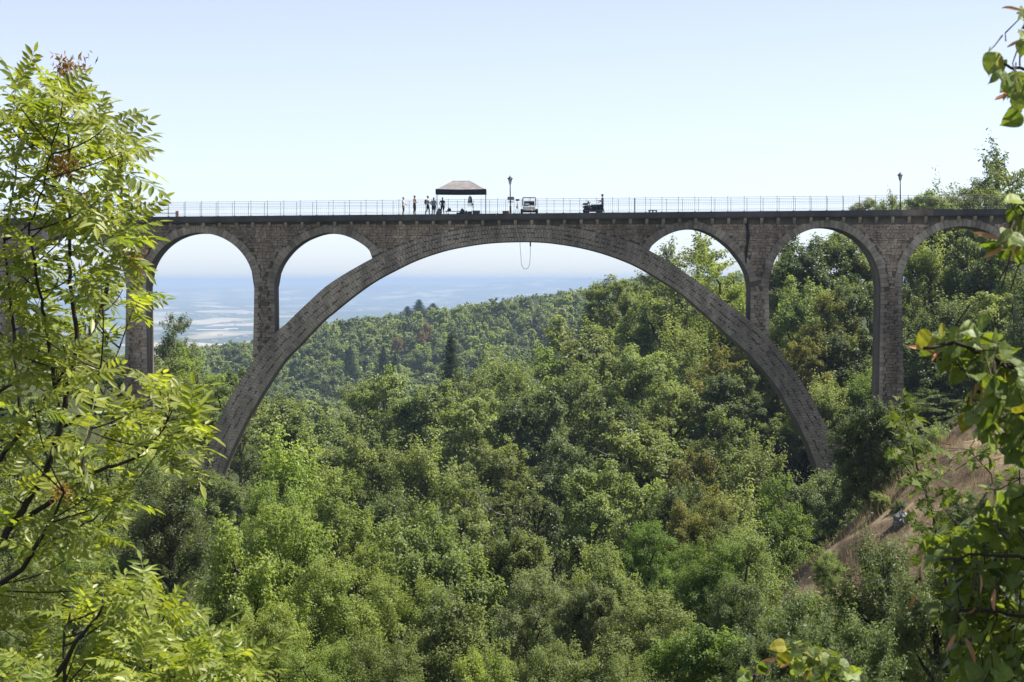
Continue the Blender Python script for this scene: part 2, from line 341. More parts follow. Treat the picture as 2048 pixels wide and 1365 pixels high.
def terrain_mat():
    m, ns, ls = new_mat('terrain')
    out = N(ns, 'ShaderNodeOutputMaterial'); p = N(ns, 'ShaderNodeBsdfPrincipled'); p.inputs['Roughness'].default_value = 0.95; p.inputs['Specular IOR Level'].default_value = 0.1
    ge = N(ns, 'ShaderNodeNewGeometry')
    n1 = N(ns, 'ShaderNodeTexNoise'); n1.inputs['Scale'].default_value = 0.5; n1.inputs['Detail'].default_value = 9; n1.inputs['Roughness'].default_value = 0.65; ls.new(ge.outputs['Position'], n1.inputs['Vector'])
    soil = ramp(ns, [(0.3, (0.075, 0.055, 0.036)), (0.47, (0.160, 0.118, 0.076)), (0.56, (0.25, 0.19, 0.12)), (0.72, (0.33, 0.27, 0.17))]); ls.new(n1.outputs[0], soil.inputs[0])
    wood = ramp(ns, [(0.3, (0.018, 0.026, 0.010)), (0.55, (0.045, 0.055, 0.022)), (0.75, (0.085, 0.075, 0.040))]); ls.new(n1.outputs[0], wood.inputs[0])
    # bare spur on the right bank
    sep = N(ns, 'ShaderNodeSeparateXYZ'); ls.new(ge.outputs['Position'], sep.inputs[0])
    vd = N(ns, 'ShaderNodeVectorMath', operation='SUBTRACT'); vd.inputs[1].default_value = (17.5, 97, -10); ls.new(ge.outputs['Position'], vd.inputs[0])
    vs = N(ns, 'ShaderNodeVectorMath', operation='MULTIPLY'); vs.inputs[1].default_value = (1 / 13, 1 / 13, 1 / 30); ls.new(vd.outputs[0], vs.inputs[0])
    vl = N(ns, 'ShaderNodeVectorMath', operation='LENGTH'); ls.new(vs.outputs[0], vl.inputs[0])
    nb = N(ns, 'ShaderNodeMath', operation='MULTIPLY_ADD'); nb.inputs[1].default_value = 0.7; ls.new(n1.outputs[0], nb.inputs[0]); ls.new(vl.outputs['Value'], nb.inputs[2])
    mr = N(ns, 'ShaderNodeMapRange'); mr.inputs['From Min'].default_value = 1.45; mr.inputs['From Max'].default_value = 1.15; ls.new(nb.outputs[0], mr.inputs['Value'])
    mx = N(ns, 'ShaderNodeMix', data_type='RGBA'); ls.new(mr.outputs[0], mx.inputs['Factor']); ls.new(wood.outputs[0], mx.inputs['A']); ls.new(soil.outputs[0], mx.inputs['B'])
    # fields and woods of the plain
    sc = N(ns, 'ShaderNodeVectorMath', operation='MULTIPLY'); sc.inputs[1].default_value = (1 / 150, 1 / 480, 0); ls.new(ge.outputs['Position'], sc.inputs[0])
    vo = N(ns, 'ShaderNodeTexVoronoi'); vo.inputs['Scale'].default_value = 1.0; ls.new(sc.outputs[0], vo.inputs['Vector'])
    n2 = N(ns, 'ShaderNodeTexNoise'); n2.inputs['Scale'].default_value = 0.28; n2.inputs['Detail'].default_value = 6; ls.new(sc.outputs[0], n2.inputs['Vector'])
    sp = N(ns, 'ShaderNodeSeparateColor'); ls.new(vo.outputs['Color'], sp.inputs[0])
    fd = ramp(ns, [(0.0, (0.05, 0.07, 0.03)), (0.35, (0.07, 0.10, 0.035)), (0.5, (0.11, 0.13, 0.05)), (0.58, (0.36, 0.29, 0.17)), (0.72, (0.09, 0.12, 0.04)), (0.82, (0.46, 0.39, 0.26)), (1.0, (0.12, 0.14, 0.06))])
    fd.color_ramp.interpolation = 'CONSTANT'; ls.new(sp.outputs[0], fd.inputs[0])
    wd = N(ns, 'ShaderNodeMapRange'); wd.inputs['From Min'].default_value = 0.44; wd.inputs['From Max'].default_value = 0.54; ls.new(n2.outputs[0], wd.inputs['Value'])
    m2 = N(ns, 'ShaderNodeMix', data_type='RGBA'); ls.new(wd.outputs[0], m2.inputs['Factor']); m2.inputs['A'].default_value = (0.035, 0.055, 0.025, 1); ls.new(fd.outputs[0], m2.inputs['B'])
    fy = N(ns, 'ShaderNodeMapRange'); fy.inputs['From Min'].default_value = 1900; fy.inputs['From Max'].default_value = 2600; ls.new(sep.outputs['Y'], fy.inputs['Value'])
    m3 = N(ns, 'ShaderNodeMix', data_type='RGBA'); ls.new(fy.outputs[0], m3.inputs['Factor']); ls.new(mx.outputs['Result'], m3.inputs['A']); ls.new(m2.outputs['Result'], m3.inputs['B'])
    ls.new(m3.outputs['Result'], p.inputs['Base Color'])
    bp = N(ns, 'ShaderNodeBump'); bp.inputs['Strength'].default_value = 0.7; bp.inputs['Distance'].default_value = 0.4; ls.new(n1.outputs[0], bp.inputs['Height']); ls.new(bp.outputs[0], p.inputs['Normal'])
    ls.new(p.outputs[0], out.inputs[0])
    return m
terr = link('terrain', np_mesh('terrain', np.c_[GX.ravel(), GY.ravel(), GZ.ravel()], fl.ravel(), np.full(len(fl), 4), [terrain_mat()], smooth=True))
tag(terr, 'wooded ravine sides falling away to a hazy farmed plain', kind='structure')

# ------------------------------------------------------------------ the viaduct
viaduct = empty('stone_viaduct', (0, YB, g1(0, YB)))
tag(viaduct, 'old stone viaduct with one great arch and smaller arches across the ravine', 'bridge')
VO = np.array(viaduct.location)
bpy.context.view_layer.update()
def vlink(mb_or_me, name, mats=None, parent=None):
    """link a mesh given in world coordinates as part of the viaduct"""
    me = mb_or_me.mesh(name, mats) if isinstance(mb_or_me, MB) else mb_or_me
    o = link(name, me, parent or viaduct)
    o.location = (0, 0, 0) if parent else tuple(-VO)
    return o
def cr(pts, step):
    """Catmull-Rom through pixel points, resampled by arc length"""
    P = np.array(pts, float); P = np.vstack([2 * P[0] - P[1], P, 2 * P[-1] - P[-2]])
    out = []
    for i in range(1, len(P) - 2):
        for t in np.linspace(0, 1, 24, endpoint=False):
            a, b, c, d = P[i - 1], P[i], P[i + 1], P[i + 2]
            out.append(.5 * ((2 * b) + (-a + c) * t + (2 * a - 5 * b + 4 * c - d) * t * t + (-a + 3 * b - 3 * c + d) * t ** 3))
    out.append(P[-2]); out = np.array(out)
    L = np.r_[0, np.cumsum(np.linalg.norm(np.diff(out, axis=0), axis=1))]
    n = max(2, int(round(L[-1] / step)) + 1); s = np.linspace(0, L[-1], n)
    return np.c_[np.interp(s, L, out[:, 0]), np.interp(s, L, out[:, 1])]
def top(px): return 434 - (px - 320) * 0.0092        # top edge of the coping, pixel row

INTR = [(432,985),(448,940),(461,909),(477,874),(494,839),(510,813),(531,778),(552,745),(573,717),(599,691.6),(620,668),(648,640),(664,627),(705,594),(746,565),(790,541),(834.7,520),(889,502),(944,491),(985,486),(1027,484),(1067,484),(1108,487),(1163,496),(1217,510.5),(1272,532),(1319,559),(1357.6,584),(1396.5,617),(1435,652),(1474,687),(1497,708),(1521,735),(1552,773),(1575,811.5),(1597,850),(1617,893),(1636,942),(1652,985)]
EXTR = [(392,985),(405,930),(417,893),(426,862),(440,834.5),(456,802),(475,771),(494,741),(511,715),(532,687),(556,661),(570,650),(595.5,625),(623,599),(650,574.7),(677.5,555.6),(705,539),(744.5,517.3),(780,500),(821,484.5),(862,472),(903,462.6),(944,455.8),(985,451.7),(1026,450),(1067,449.8),(1108,451.7),(1149,457),(1190,465),(1231,475),(1272,488),(1299.4,502),(1338,524),(1377,551),(1416,578.5),(1454.7,607),(1501,642),(1530,668),(1546,686),(1567,712),(1590.6,746),(1618,787),(1641,831),(1668,878),(1690,925),(1712,985)]
I_ = cr(INTR, 4); E_ = cr(EXTR, 4)
NR = 286
def resamp(c, n):
    L = np.r_[0, np.cumsum(np.linalg.norm(np.diff(c, axis=0), axis=1))]; s = np.linspace(0, L[-1], n)
    return np.c_[np.interp(s, L, c[:, 0]), np.interp(s, L, c[:, 1])]
RI = resamp(I_, NR + 1); RE = resamp(E_, NR + 1)
WD = 3.5                                              # wall thickness
def px2w(p, y): return np.array([(p[0] - 1024) / K, YB + y, (HZ - p[1]) / K])

# small arches: (left springing, right springing, springing row, polyline of the intrados)
def semi(xl, xr, ycrown, ysp):
    c = (xl + xr) / 2; r = (xr - xl) / 2
    return [(c - r * math.cos(a), ysp - (ysp - ycrown) * math.sin(a)) for a in np.linspace(0, math.pi, 49)]
SMALL = [
 semi(36, 252, 469, 575),
 semi(292, 508, 466.5, 575),
 [tuple(p) for p in cr([(549,575),(550,560),(554.5,546),(561,531),(571,516),(582,503),(595.5,491),(609,482),(623,475.5),(642,469),(661,466.5),(680,469),(699,475),(716,483.5),(732,494.5),(741,505),(744.5,518)], 5)],
 [tuple(p) for p in cr([(1298,503),(1302,494),(1319,479.5),(1335,470),(1350,464),(1367,459.5),(1385,458),(1401,460.5),(1416,466),(1432,474),(1447,485),(1462,498),(1474,512.5),(1485,527),(1493.5,543.5),(1499,560),(1501,575)], 5)],
 semi(1538, 1761, 455.5, 575),
 semi(1804, 2046, 453.5, 575),
]
PIERS = [(-8, 36), (252, 292), (508, 549), (1501, 1538), (1761, 1804), (2046, 2092)]
SPR = 575.0
xs_all = np.arange(-330, 2340, 2.0)
def zb_row(px):
    """lower edge (pixel row) of the upper wall at this column"""
    for a in SMALL:
        if a[0][0] <= px <= a[-1][0]:
            return float(np.interp(px, [p[0] for p in a], [p[1] for p in a]))
    if 744.5 < px < 1298: return float(np.interp(px, E_[:, 0], E_[:, 1])) + 3
    if px < -8 or px > 2092: return 760.0
    return SPR
# mortar core of the upper wall
edges = sorted(set([a[0][0] for a in SMALL] + [a[-1][0] for a in SMALL] + [p for q in PIERS for p in q] + [744.5, 1298.0]))
mb = MB()
def wall_strip(x0, x1, fn):
    n = max(2, int((x1 - x0) / 5) + 1); xs = np.linspace(x0 + .01, x1 - .01, n)
    V = []; 
    for x in xs:
        zt = top(x) + 10; b = fn(x)
        for y in (0.05, WD):
            V.append(px2w((x, zt), y)); V.append(px2w((x, b), y))
    fs = []
    for i in range(n - 1):
        a, b = 4 * i, 4 * i + 4
        fs += [(a, a + 1, b + 1, b), (b + 2, b + 3, a + 3, a + 2), (a + 1, a + 3, b + 3, b + 1), (a, b, b + 2, a + 2)]
    fs += [(0, 2, 3, 1), (4 * n - 4, 4 * n - 3, 4 * n - 1, 4 * n - 2)]
    mb.add(V, fs)
cuts = [-330.0] + [e for e in edges if -330 < e < 2340] + [2340.0]
for a, b in zip(cuts[:-1], cuts[1:]): wall_strip(a, b, zb_row)
wallo = vlink(mb, 'spandrel_wall', [M_MORTAR])
# piers
pier_obj = []
def pier_edges(i, row):
    a, b = PIERS[i]; k = max(0, row - SPR) * 0.017
    return a - k, b + k
PBOT = [900, 1000, 715, 700, 1010, 960]
for i in range(6):
    mb = MB(); V = []
    rows = [SPR + .0, PBOT[i]]
    for r_ in rows:
        a, b = pier_edges(i, r_); kk = (r_ - SPR) * 0.0006
        V += [px2w((a + .4, r_), .05 - kk), px2w((b - .4, r_), .05 - kk), px2w((b - .4, r_), WD + kk), px2w((a + .4, r_), WD + kk)]
    mb.add(V, [(0, 1, 2, 3), (7, 6, 5, 4), (0, 4, 5, 1), (1, 5, 6, 2), (2, 6, 7, 3), (3, 7, 4, 0)])
    pier_obj.append(vlink(mb, 'pier', [M_MORTAR]))
# great arch ring core
mb = MB(); V = []
for k in range(NR + 1):
    for y in (-0.06, WD + .06): V.append(px2w(RI[k], y)); V.append(px2w(RE[k], y))
fs = []
for k in range(NR):
    a, b = 4 * k, 4 * k + 4
    fs += [(a, b, b + 1, a + 1), (b + 2, a + 2, a + 3, b + 3), (b, a, a + 2, b + 2), (a + 1, b + 1, b + 3, a + 3)]
mb.add(V, fs); ring = vlink(mb, 'arch_ring', [M_MORTAR])

# single stones: quad on the face -> bevelled block standing proud
stones = []      # (verts8, tone, size, mat, owner)
def quad_stone(q, y0, proud, joint, tone, mat, owner):
    """q: 4 pixel corners (ccw seen from the camera)"""
    q = np.array(q, float); c = q.mean(0)
    def inset(d):
        v = q - c; L = np.linalg.norm(v, axis=1, keepdims=True); return c + v * np.maximum(.2, 1 - d / np.maximum(L, .01))
    o1 = inset(joint); o2 = inset(joint + 0.9)
    V = [px2w(p, y0 + .06) for p in o1] + [px2w(p, y0 - proud * .55) for p in o1] + [px2w(p, y0 - proud) for p in o2]
    area = abs(np.cross(q[2] - q[0], q[3] - q[1])) / 2
    stones.append((V, tone, area, mat, owner))
SF = [(0, 1, 5, 4), (1, 2, 6, 5), (2, 3, 7, 6), (3, 0, 4, 7), (4, 5, 9, 8), (5, 6, 10, 9), (6, 7, 11, 10), (7, 4, 8, 11), (8, 9, 10, 11)]
_jt = rng.normal(0, .07, (4, NR + 2))
for k in range(NR):
    lay = [0, .26 + .012 * math.sin(k * .21), .51 + .012 * math.sin(k * .17 + 1), .76 + .012 * math.sin(k * .13 + 2), 1]
    for j in range(4):
        l0, l1 = lay[j], lay[j + 1]
        def pt(t, l): 
            t = np.clip(t, 0, NR); i = min(int(t), NR - 1); f = t - i
            a = RI[i] * (1 - f) + RI[i + 1] * f; b = RE[i] * (1 - f) + RE[i + 1] * f
            return a * (1 - l) + b * l
        sft = 0.5 if j % 2 else 0.0
        ja, jb = _jt[j][k], _jt[j][k + 1]; jt = [ja, jb, jb, ja]
        dl = rng.normal(0, .022, 2); l0 = max(0, l0 + dl[0]) if j else 0; l1 = min(1, l1 + dl[1]) if j < 3 else 1
        q = [pt(k + sft + jt[0], l0), pt(k + 1 + sft + jt[1], l0), pt(k + 1 + sft + jt[2], l1), pt(k + sft + jt[3], l1)]
        quad_stone(q, -0.06, .025 + rng.random() * .065, 0.66, np.clip(rng.normal(.46, .15), 0, 1), M_VOUS, 'ring')
RT = 16.0
small_off = []
for a in SMALL:
    A = np.array(cr(a[::3] if len(a) > 30 else a, 2)); n = max(8, int(np.linalg.norm(np.diff(A, axis=0), axis=1).sum() / 8.5))
    A = resamp(A, n + 1)
    T = np.gradient(A, axis=0); T /= np.linalg.norm(T, axis=1, keepdims=True); Nn = np.c_[T[:, 1], -T[:, 0]]
    O = A + Nn * RT
    small_off.append((A, O))
    for k in range(n):
        dep = RT * (1 + rng.normal(0, .06))
        q = [A[k], A[k + 1], A[k + 1] + Nn[k + 1] * dep, A[k] + Nn[k] * dep]
        quad_stone(q, .04, .03 + rng.random() * .05, 0.45, rng.random(), M_VOUS, 'ring')
ALLO = np.vstack([A + (O - A) * .5 for A, O in small_off])
def near_ring(px, py):
    return ((ALLO - np.array([px, py])) ** 2).sum(1).min() < (RT * .5) ** 2 * 1.05 + 16
# quoins carrying the rings down the pier edges
QZ = []
for i in range(6):
    row = SPR; alt = 0
    while row < PBOT[i] - 8:
        hh = rng.uniform(7, 9.5); a, b = pier_edges(i, row + hh / 2)
        for side in (0, 1):
            wq = (13 if (alt + side) % 2 else 9) * rng.uniform(.85, 1.15)
            x0, x1 = (a + .2, a + wq) if side == 0 else (b - wq, b - .2)
            cx = (x0 + x1) / 2
            if 420 < cx < 1700 and row + hh / 2 > np.interp(cx, E_[:, 0], E_[:, 1]) - 1: continue
            quad_stone([(x0, row + hh), (x1, row + hh), (x1, row), (x0, row)], .045 - (row - SPR) * .0006, .04 + rng.random() * .04, 0.45, rng.random(), M_VOUS, 'ring')
            QZ.append((x0, x1, row, row + hh))
        row += hh; alt += 1
# coursed rubble
row = 449.0
xg = np.arange(-60, 2110, 2.0)
zbg = np.array([zb_row(x) for x in xg])
while row < 985:
    hgt = rng.uniform(4.6, 7.2); mid = row + hgt / 2
    spans = []
    if mid < SPR:
        okc = (zbg > mid + 2) & (np.array([top(x) for x in xg]) + 12 < row)
        i = 0
        while i < len(xg):
            if okc[i]:
                j = i
                while j + 1 < len(xg) and okc[j + 1]: j += 1
                spans.append((xg[i] - 1, xg[j] + 1)); i = j + 1
            else: i += 1
    else:
        for i in range(6):
            if mid < PBOT[i]: spans.append(pier_edges(i, mid))
    for a, b in spans:
        x = a + .2
        while x < b - 1.5:
            wd_ = min(rng.uniform(4.5, 12) * (1 if rng.random() < .85 else 1.5), b - .2 - x)
            if b - (x + wd_) < 4: wd_ = b - .2 - x
            cx = x + wd_ / 2
            skip = near_ring(cx, mid)
            if mid >= SPR or 540 < cx < 1510:
                if 420 < cx < 1700:
                    er = np.interp(cx, E_[:, 0], E_[:, 1])
                    if mid > er - 1: skip = True
            if mid >= SPR and any(q_[0] < cx < q_[1] and q_[2] < mid < q_[3] for q_ in QZ): skip = True
            if not skip:
                j = rng.normal(0, .55, 8)
                q = [(x + j[0] * .6, row + hgt + j[1]), (x + wd_ + j[2] * .6, row + hgt + j[3]), (x + wd_ + j[4] * .6, row + j[5]), (x + j[6] * .6, row + j[7])]
                kk = max(0, mid - SPR) * .0006
                quad_stone(q, .05 - kk, .03 + rng.random() * .07, 0.5, np.clip(rng.normal(.5, .25), 0, 1), M_RUBBLE, 'wall')
            x += wd_
    row += hgt
def stone_mesh(name, lst, mat, off=None):
    V = np.array([v for s in lst for v in s[0]]) 
    f = (np.array(SF)[None] + 12 * np.arange(len(lst))[:, None, None]).reshape(-1, 4)
    return np_mesh(name, V, f.ravel(), np.full(len(f), 4), [mat], tone=np.repeat([s[1] for s in lst], 9))
for own, nm, par, mat in (('ring', 'voussoir', ring, M_VOUS), ('wall', 'rubble_stone', wallo, M_RUBBLE)):
    ls_ = [s for s in stones if s[4] == own]
    vis = [s for s in ls_ if 250 < (np.mean([v[0] for v in s[0]]) * K + 1024) < 2048]
    vis.sort(key=lambda s: -s[2]); big = vis[:300]; ids = set(map(id, big))
    for s in big:
        o = link(nm, stone_mesh(nm, [s], mat), par)
    o = link(nm + 's', stone_mesh(nm + 's', [s for s in ls_ if id(s) not in ids], mat), par); o['kind'] = 'stuff'
# coping slabs, corbels, deck
x = -330.0
CW = 62.0
k = 0
while x < 2340:
    wd_ = CW * rng.uniform(.9, 1.1)
    j0, j1 = rng.normal(0, .08), rng.normal(0, .08)
    mb = MB(); a, b = x + .12, x + wd_ - .12; pr = -.42 + rng.normal(0, .004)
    V = [px2w((a, top(a) + 13.2), pr + .06), px2w((b, top(b) + 13.2), pr + .06), px2w((b, top(b) + j1), pr), px2w((a, top(a) + j0), pr)]
    V2 = [v + np.array([0, .85, 0]) for v in V]
    V3 = [px2w((a, top(a) + 10.5), pr), px2w((b, top(b) + 10.5), pr)]
    mb.add(V + V2 + V3, [(0, 1, 9, 8), (8, 9, 2, 3), (3, 2, 6, 7), (1, 0, 4, 5), (7, 6, 5, 4), (1, 5, 6, 2, 9), (0, 8, 3, 7, 4)])
    vlink(mb, 'coping_slab', [M_COPING2 if x < 1806 < x + wd_ else M_COPING])
    x += wd_
cm = MB()
V = []
for dx in (-.11, .11): V += [(dx, .02, 0), (dx, -.33, 0), (dx, -.33, -.13), (dx, -.24, -.30), (dx, -.06, -.47), (dx, .02, -.50)]
cm.add(V, [tuple(range(6)), tuple(reversed(range(6, 12)))] + [(i, 6 + i, 6 + (i + 1) % 6, (i + 1) % 6) for i in range(6)])
corb = cm.mesh('corbel', [M_CORBEL])
for i in range(-4, 66):
    px_ = 14 + i * 32.8
    p = px2w((px_, top(px_) + 13.4), .05) - VO
    o = link('corbel', corb, viaduct, tuple(p)); o.rotation_euler = (0, 0, rng.normal(0, .03)); o.scale = (1.1, 1.1, rng.uniform(1.0, 1.2))
mb = MB(); V = []
for x in (-330, 2340):
    for y, dz in ((.40, 2.2), (WD + .1, 2.2), (WD + .1, 14), (.40, 14)): V.append(px2w((x, top(x) + dz), y))
mb.add(V, [(0, 4, 5, 1), (1, 5, 6, 2), (2, 6, 7, 3), (3, 7, 4, 0), (0, 1, 2, 3), (7, 6, 5, 4)])
vlink(mb, 'deck', [M_ASPHALT])
mb = MB(); V = []
for x in (-330, 2340):
    for y, dz in ((WD + .1, 0), (WD + .5, 0), (WD + .5, 13), (WD + .1, 13)): V.append(px2w((x, top(x) + dz), y))
mb.add(V, [(0, 4, 5, 1), (1, 5, 6, 2), (2, 6, 7, 3), (3, 7, 4, 0), (0, 1, 2, 3), (7, 6, 5, 4)])
vlink(mb, 'far_coping', [M_COPING])
# black damp stain running down beside the right pier
mb = MB(); L = []; Rr = []
for t in np.linspace(0, 1, 16):
    yy = 437 + t * 90; xx = 1490 + 4 * math.sin(t * 5) + t * 6; wv = (2.6 + 2.2 * math.sin(t * 9 + 1) ** 2) * (1 - .55 * t)
    L.append((xx - wv, yy)); Rr.append((xx + wv, yy))
mb.add([px2w(p, -.075) for p in L] + [px2w(p, -.075) for p in Rr] + [px2w(p, 0.0) for p in L] + [px2w(p, 0.0) for p in Rr],
       [(i, i + 1, 17 + i, 16 + i) for i in range(15)] + [(32 + i, 33 + i, i + 1, i) for i in range(15)] + [(16 + i, 17 + i, 49 + i, 48 + i) for i in range(15)])
vlink(mb, 'damp_stain', [M_STAIN])

# ------------------------------------------------------------------ railings
def railing(y, label, x0, x1, off):
    r0 = px2w((700, top(700)), y)
    e = empty('bridge_railing', tuple(r0)); tag(e, label, 'railing', 'iron railings along the bridge deck')
    def loc(px_, h): 
        p = px2w((px_, top(px_)), y) - r0; p[2] += h; return tuple(p)
    pm = MB(); pm.box((0, 0, .625), (.028, .03, 1.25)); pm.box((0, 0, .02), (.12, .12, .03)); pm.ball((0, 0, 1.27), .028, 6)
    pme = pm.mesh('post', [M_RAIL])
    px_ = x0 + off
    while px_ < x1:
        link('post', pme, e, loc(px_, 0)); px_ += 32.85
    for h, r_ in ((1.22, .014), (.95, .010), (.72, .007), (.20, .010)):
        mb = MB(); mb.tube([loc(x0, h), loc(x1, h)], r_, 6); mb.build('rail', M_RAIL, e)
    mb = MB(); px_ = x0
    while px_ < x1:
        p = loc(px_, 0); mb.box((p[0], p[1], p[2] + .575), (.006, .006, .75)); px_ += 4.2
    o = mb.build('baluster_infill', M_RAIL, e); o['kind'] = 'stuff'
railing(-.18, 'black iron railing on the near edge of the bridge deck', -60, 2110, 4)
railing(WD + .32, 'black iron railing on the far edge of the bridge deck', -60, 2110, 20)

# ------------------------------------------------------------------ things on the deck
def deck(px, y):
    """point on the deck at picture column px, y metres behind the wall face"""
    p = px2w((px, top(px) + 2.2), y); p[0] = (px - 1024) / F * (YB + y); return p

def lamp_post(px, y, label, lean=0.0):
    p = deck(px, y); e = empty('street_lamp', tuple(p)); e.rotation_euler = (0, lean, 0)
    tag(e, label, 'lamp', 'lantern street lamps on the bridge')
    mb = MB(); mb.rings([(0, 0, 0, .13, .13), (0, 0, .12, .13, .13), (0, 0, .16, .09, .09), (0, 0, .7, .075, .075), (0, 0, .74, .1, .1), (0, 0, .8, .055, .055), (0, 0, 2.55, .04, .04), (0, 0, 2.6, .07, .07), (0, 0, 2.66, .04, .04)], 10)
    mb.build('post', M_IRON, e)
    lt = MB()
    for a in range(4):
        c = math.cos(a * math.pi / 2 + .785); s = math.sin(a * math.pi / 2 + .785)
        lt.tube([(c * .12, s * .12, 2.70), (c * .21, s * .21, 3.08)], .014, 4)
    lt.rings([(0, 0, 2.66, .04, .04), (0, 0, 2.70, .13, .13), (0, 0, 2.72, .13, .13)], 4)
    lan = lt.build('lantern', M_IRON, e)
    gb = MB(); gb.rings([(0, 0, 2.73, .105, .105), (0, 0, 3.06, .185, .185)], 4); gb.build('glass', M_GLASS, lan)
    rf = MB(); rf.rings([(0, 0, 3.07, .27, .27), (0, 0, 3.11, .25, .25), (0, 0, 3.20, .13, .13), (0, 0, 3.25, .1, .1), (0, 0, 3.29, .035, .035), (0, 0, 3.40, .012, .012)], 8); rf.build('roof', M_IRON, lan)
    return e
lamp_post(258, 0.5, 'lantern street lamp half hidden behind the foreground ash leaves')
lamp_post(1021, 0.5, 'lantern street lamp with a notice board, beside the cart', lean=-.012)
lamp_post(1801, 0.5, 'lantern street lamp standing among treetops at the far right of the deck', lean=-.01)

# gazebo
gp = deck(922.5, 1.7); gz = empty('gazebo', tuple(gp)); tag(gz, 'grey pop-up gazebo with dark valance on thin legs over the equipment', 'gazebo')
hw, hd = 2.16, 1.45
for sx in (-1, 1):
    for sy in (-1, 1):
        mb = MB(); mb.box((sx * (hw - .05), sy * (hd - .05), .95), (.04, .04, 1.9)); mb.box((sx * (hw - .05), sy * (hd - .05), .02), (.12, .12, .03)); mb.build('leg', M_IRON_LT, gz)
n = 12
top_rows = []
mb = MB(); V = []; fs = []
levels = [(0, 1.0, 2.22), (1, .86, 2.36), (2, .70, 2.56), (3, .54, 2.77), (4, .42, 2.92), (5, .345, 3.02)]
def rect_ring(kx, ky, z, sag):
    pts = []
    for sx, sy, ex, ey in ((-1, -1, 1, -1), (1, -1, 1, 1), (1, 1, -1, 1), (-1, 1, -1, -1)):
        for i in range(6):
            t = i / 6; x_ = sx + (ex - sx) * t; y_ = sy + (ey - sy) * t
            pts.append((x_ * kx, y_ * ky, z - sag * math.sin(math.pi * t)))
    return pts
for i, s_, z in levels:
    V += rect_ring(hw * s_, hd * max(.04, (s_ - .345) / .655), z, .05 * (1 - i / 5))
m_ = 24
for i in range(5): fs += [(i * m_ + k, i * m_ + (k + 1) % m_, (i + 1) * m_ + (k + 1) % m_, (i + 1) * m_ + k) for k in range(m_)]
fs.append(tuple(range(5 * m_, 6 * m_)))
mb.add(V, fs); can = mb.build('canopy', M_CANOPY, gz)
mb = MB(); a = rect_ring(hw + .01, hd + .01, 2.25, .05); b = rect_ring(hw + .015, hd + .015, 1.86, .02); a2 = rect_ring(hw - .01, hd - .01, 2.25, .05); b2 = rect_ring(hw - .005, hd - .005, 1.86, .02)
mb.add(a + b + a2 + b2, [(24 + k, 24 + (k + 1) % 24, (k + 1) % 24, k) for k in range(24)] + [(48 + k, 48 + (k + 1) % 24, 72 + (k + 1) % 24, 72 + k) for k in range(24)] + [(24 + (k + 1) % 24, 24 + k, 72 + k, 72 + (k + 1) % 24) for k in range(24)])
mb.build('valance', M_VAL, gz)
for sx in (-1, 1):
    for sy in (-1, 1):
        mb = MB(); mb.tube([(sx * (hw - .05), sy * (hd - .05), 1.88), (sx * .72, sy * .05, 2.75)], .015, 4); mb.build('roof_strut', M_IRON_LT, gz)
mb = MB(); mb.tube([(-.75, 0, 2.9), (.75, 0, 2.9)], .02, 6); mb.build('ridge_pole', M_IRON_LT, gz)

# harnesses hanging from the gazebo frame
hp = deck(940, 1.7); he = empty('hanging_harnesses', (hp[0], hp[1], hp[2] + 1.05)); tag(he, 'bunch of black harnesses hanging from the gazebo frame', 'harness')
mb = MB(); mb.tube([(0, 0, .82), (0, 0, .6)], .012, 5); mb.build('hanging_strap', M_BLACK, he)
for i, (dx, dy) in enumerate(((-.13, 0), (-.02, .06), (.08, -.04), (.15, .03))):
    mb = MB(); mb.tube([(dx * .4, dy, .62), (dx * .8, dy, .5), (dx * 1.0, dy, .25), (dx * 1.25, dy, .02)], [.03, .05, .065, .045], 6, flat=.5)
    mb.tube([(dx * 1.2, dy, .03), (dx * 1.2 - .07, dy, -.12), (dx * 1.2, dy, -.3), (dx * 1.2 + .06, dy, -.1), (dx * 1.2, dy, .03)], .022, 5, flat=.6)
    mb.build('harness_strap', M_BLACK, he)
mb = MB(); mb.box((.0, 0, .14), (.42, .16, .12), taper=.8); mb.build('leg_pads', M_BLACK, he)

# bench under the gazebo, bags, crates
def crate(px, y, d, mat, name, label, cat, lid=None):
    p = deck(px, y); e = empty(name, tuple(p)); tag(e, label, cat)
    mb = MB(); mb.box((0, 0, d[2] / 2), d, taper=1.04); 
    for sx in (-1, 1): mb.box((sx * d[0] * .3, -d[1] / 2 - .012, d[2] * .5), (.05, .03, d[2] * .8))
    mb.build('body', mat, e)
    mb = MB(); mb.box((0, 0, d[2] + .02), (d[0] * 1.06, d[1] * 1.06, .045)); mb.build('lid', lid or mat, e)
    return e
def bag(px, y, d, mat, label, name='bag'):
    p = deck(px, y); e = empty(name, tuple(p)); tag(e, label, 'bag')
    mb = MB(); x_, y_, z_ = d
    mb.rings([(0, 0, 0, x_ * .42, y_ * .42), (0, 0, z_ * .08, x_ * .5, y_ * .5), (.02, 0, z_ * .45, x_ * .5, y_ * .48), (.03, 0, z_ * .75, x_ * .4, y_ * .4), (.02, 0, z_ * .93, x_ * .22, y_ * .25), (0, 0, z_, x_ * .08, y_ * .1)], 10)
    mb.build('body', mat, e, smooth=True)
    mb = MB(); mb.tube([(-x_ * .1, 0, z_ * .9), (-x_ * .1, 0, z_ * 1.1), (x_ * .12, 0, z_ * 1.1), (x_ * .12, 0, z_ * .9)], .014, 5); mb.build('handle', M_BLACK, e)
    return e
bp_ = deck(906, 2.2); bn = empty('bench', tuple(bp_)); tag(bn, 'low black bench under the left half of the gazebo', 'bench')
mb = MB(); mb.box((0, 0, .40), (1.35, .32, .05)); mb.build('seat', M_BLACK, bn)
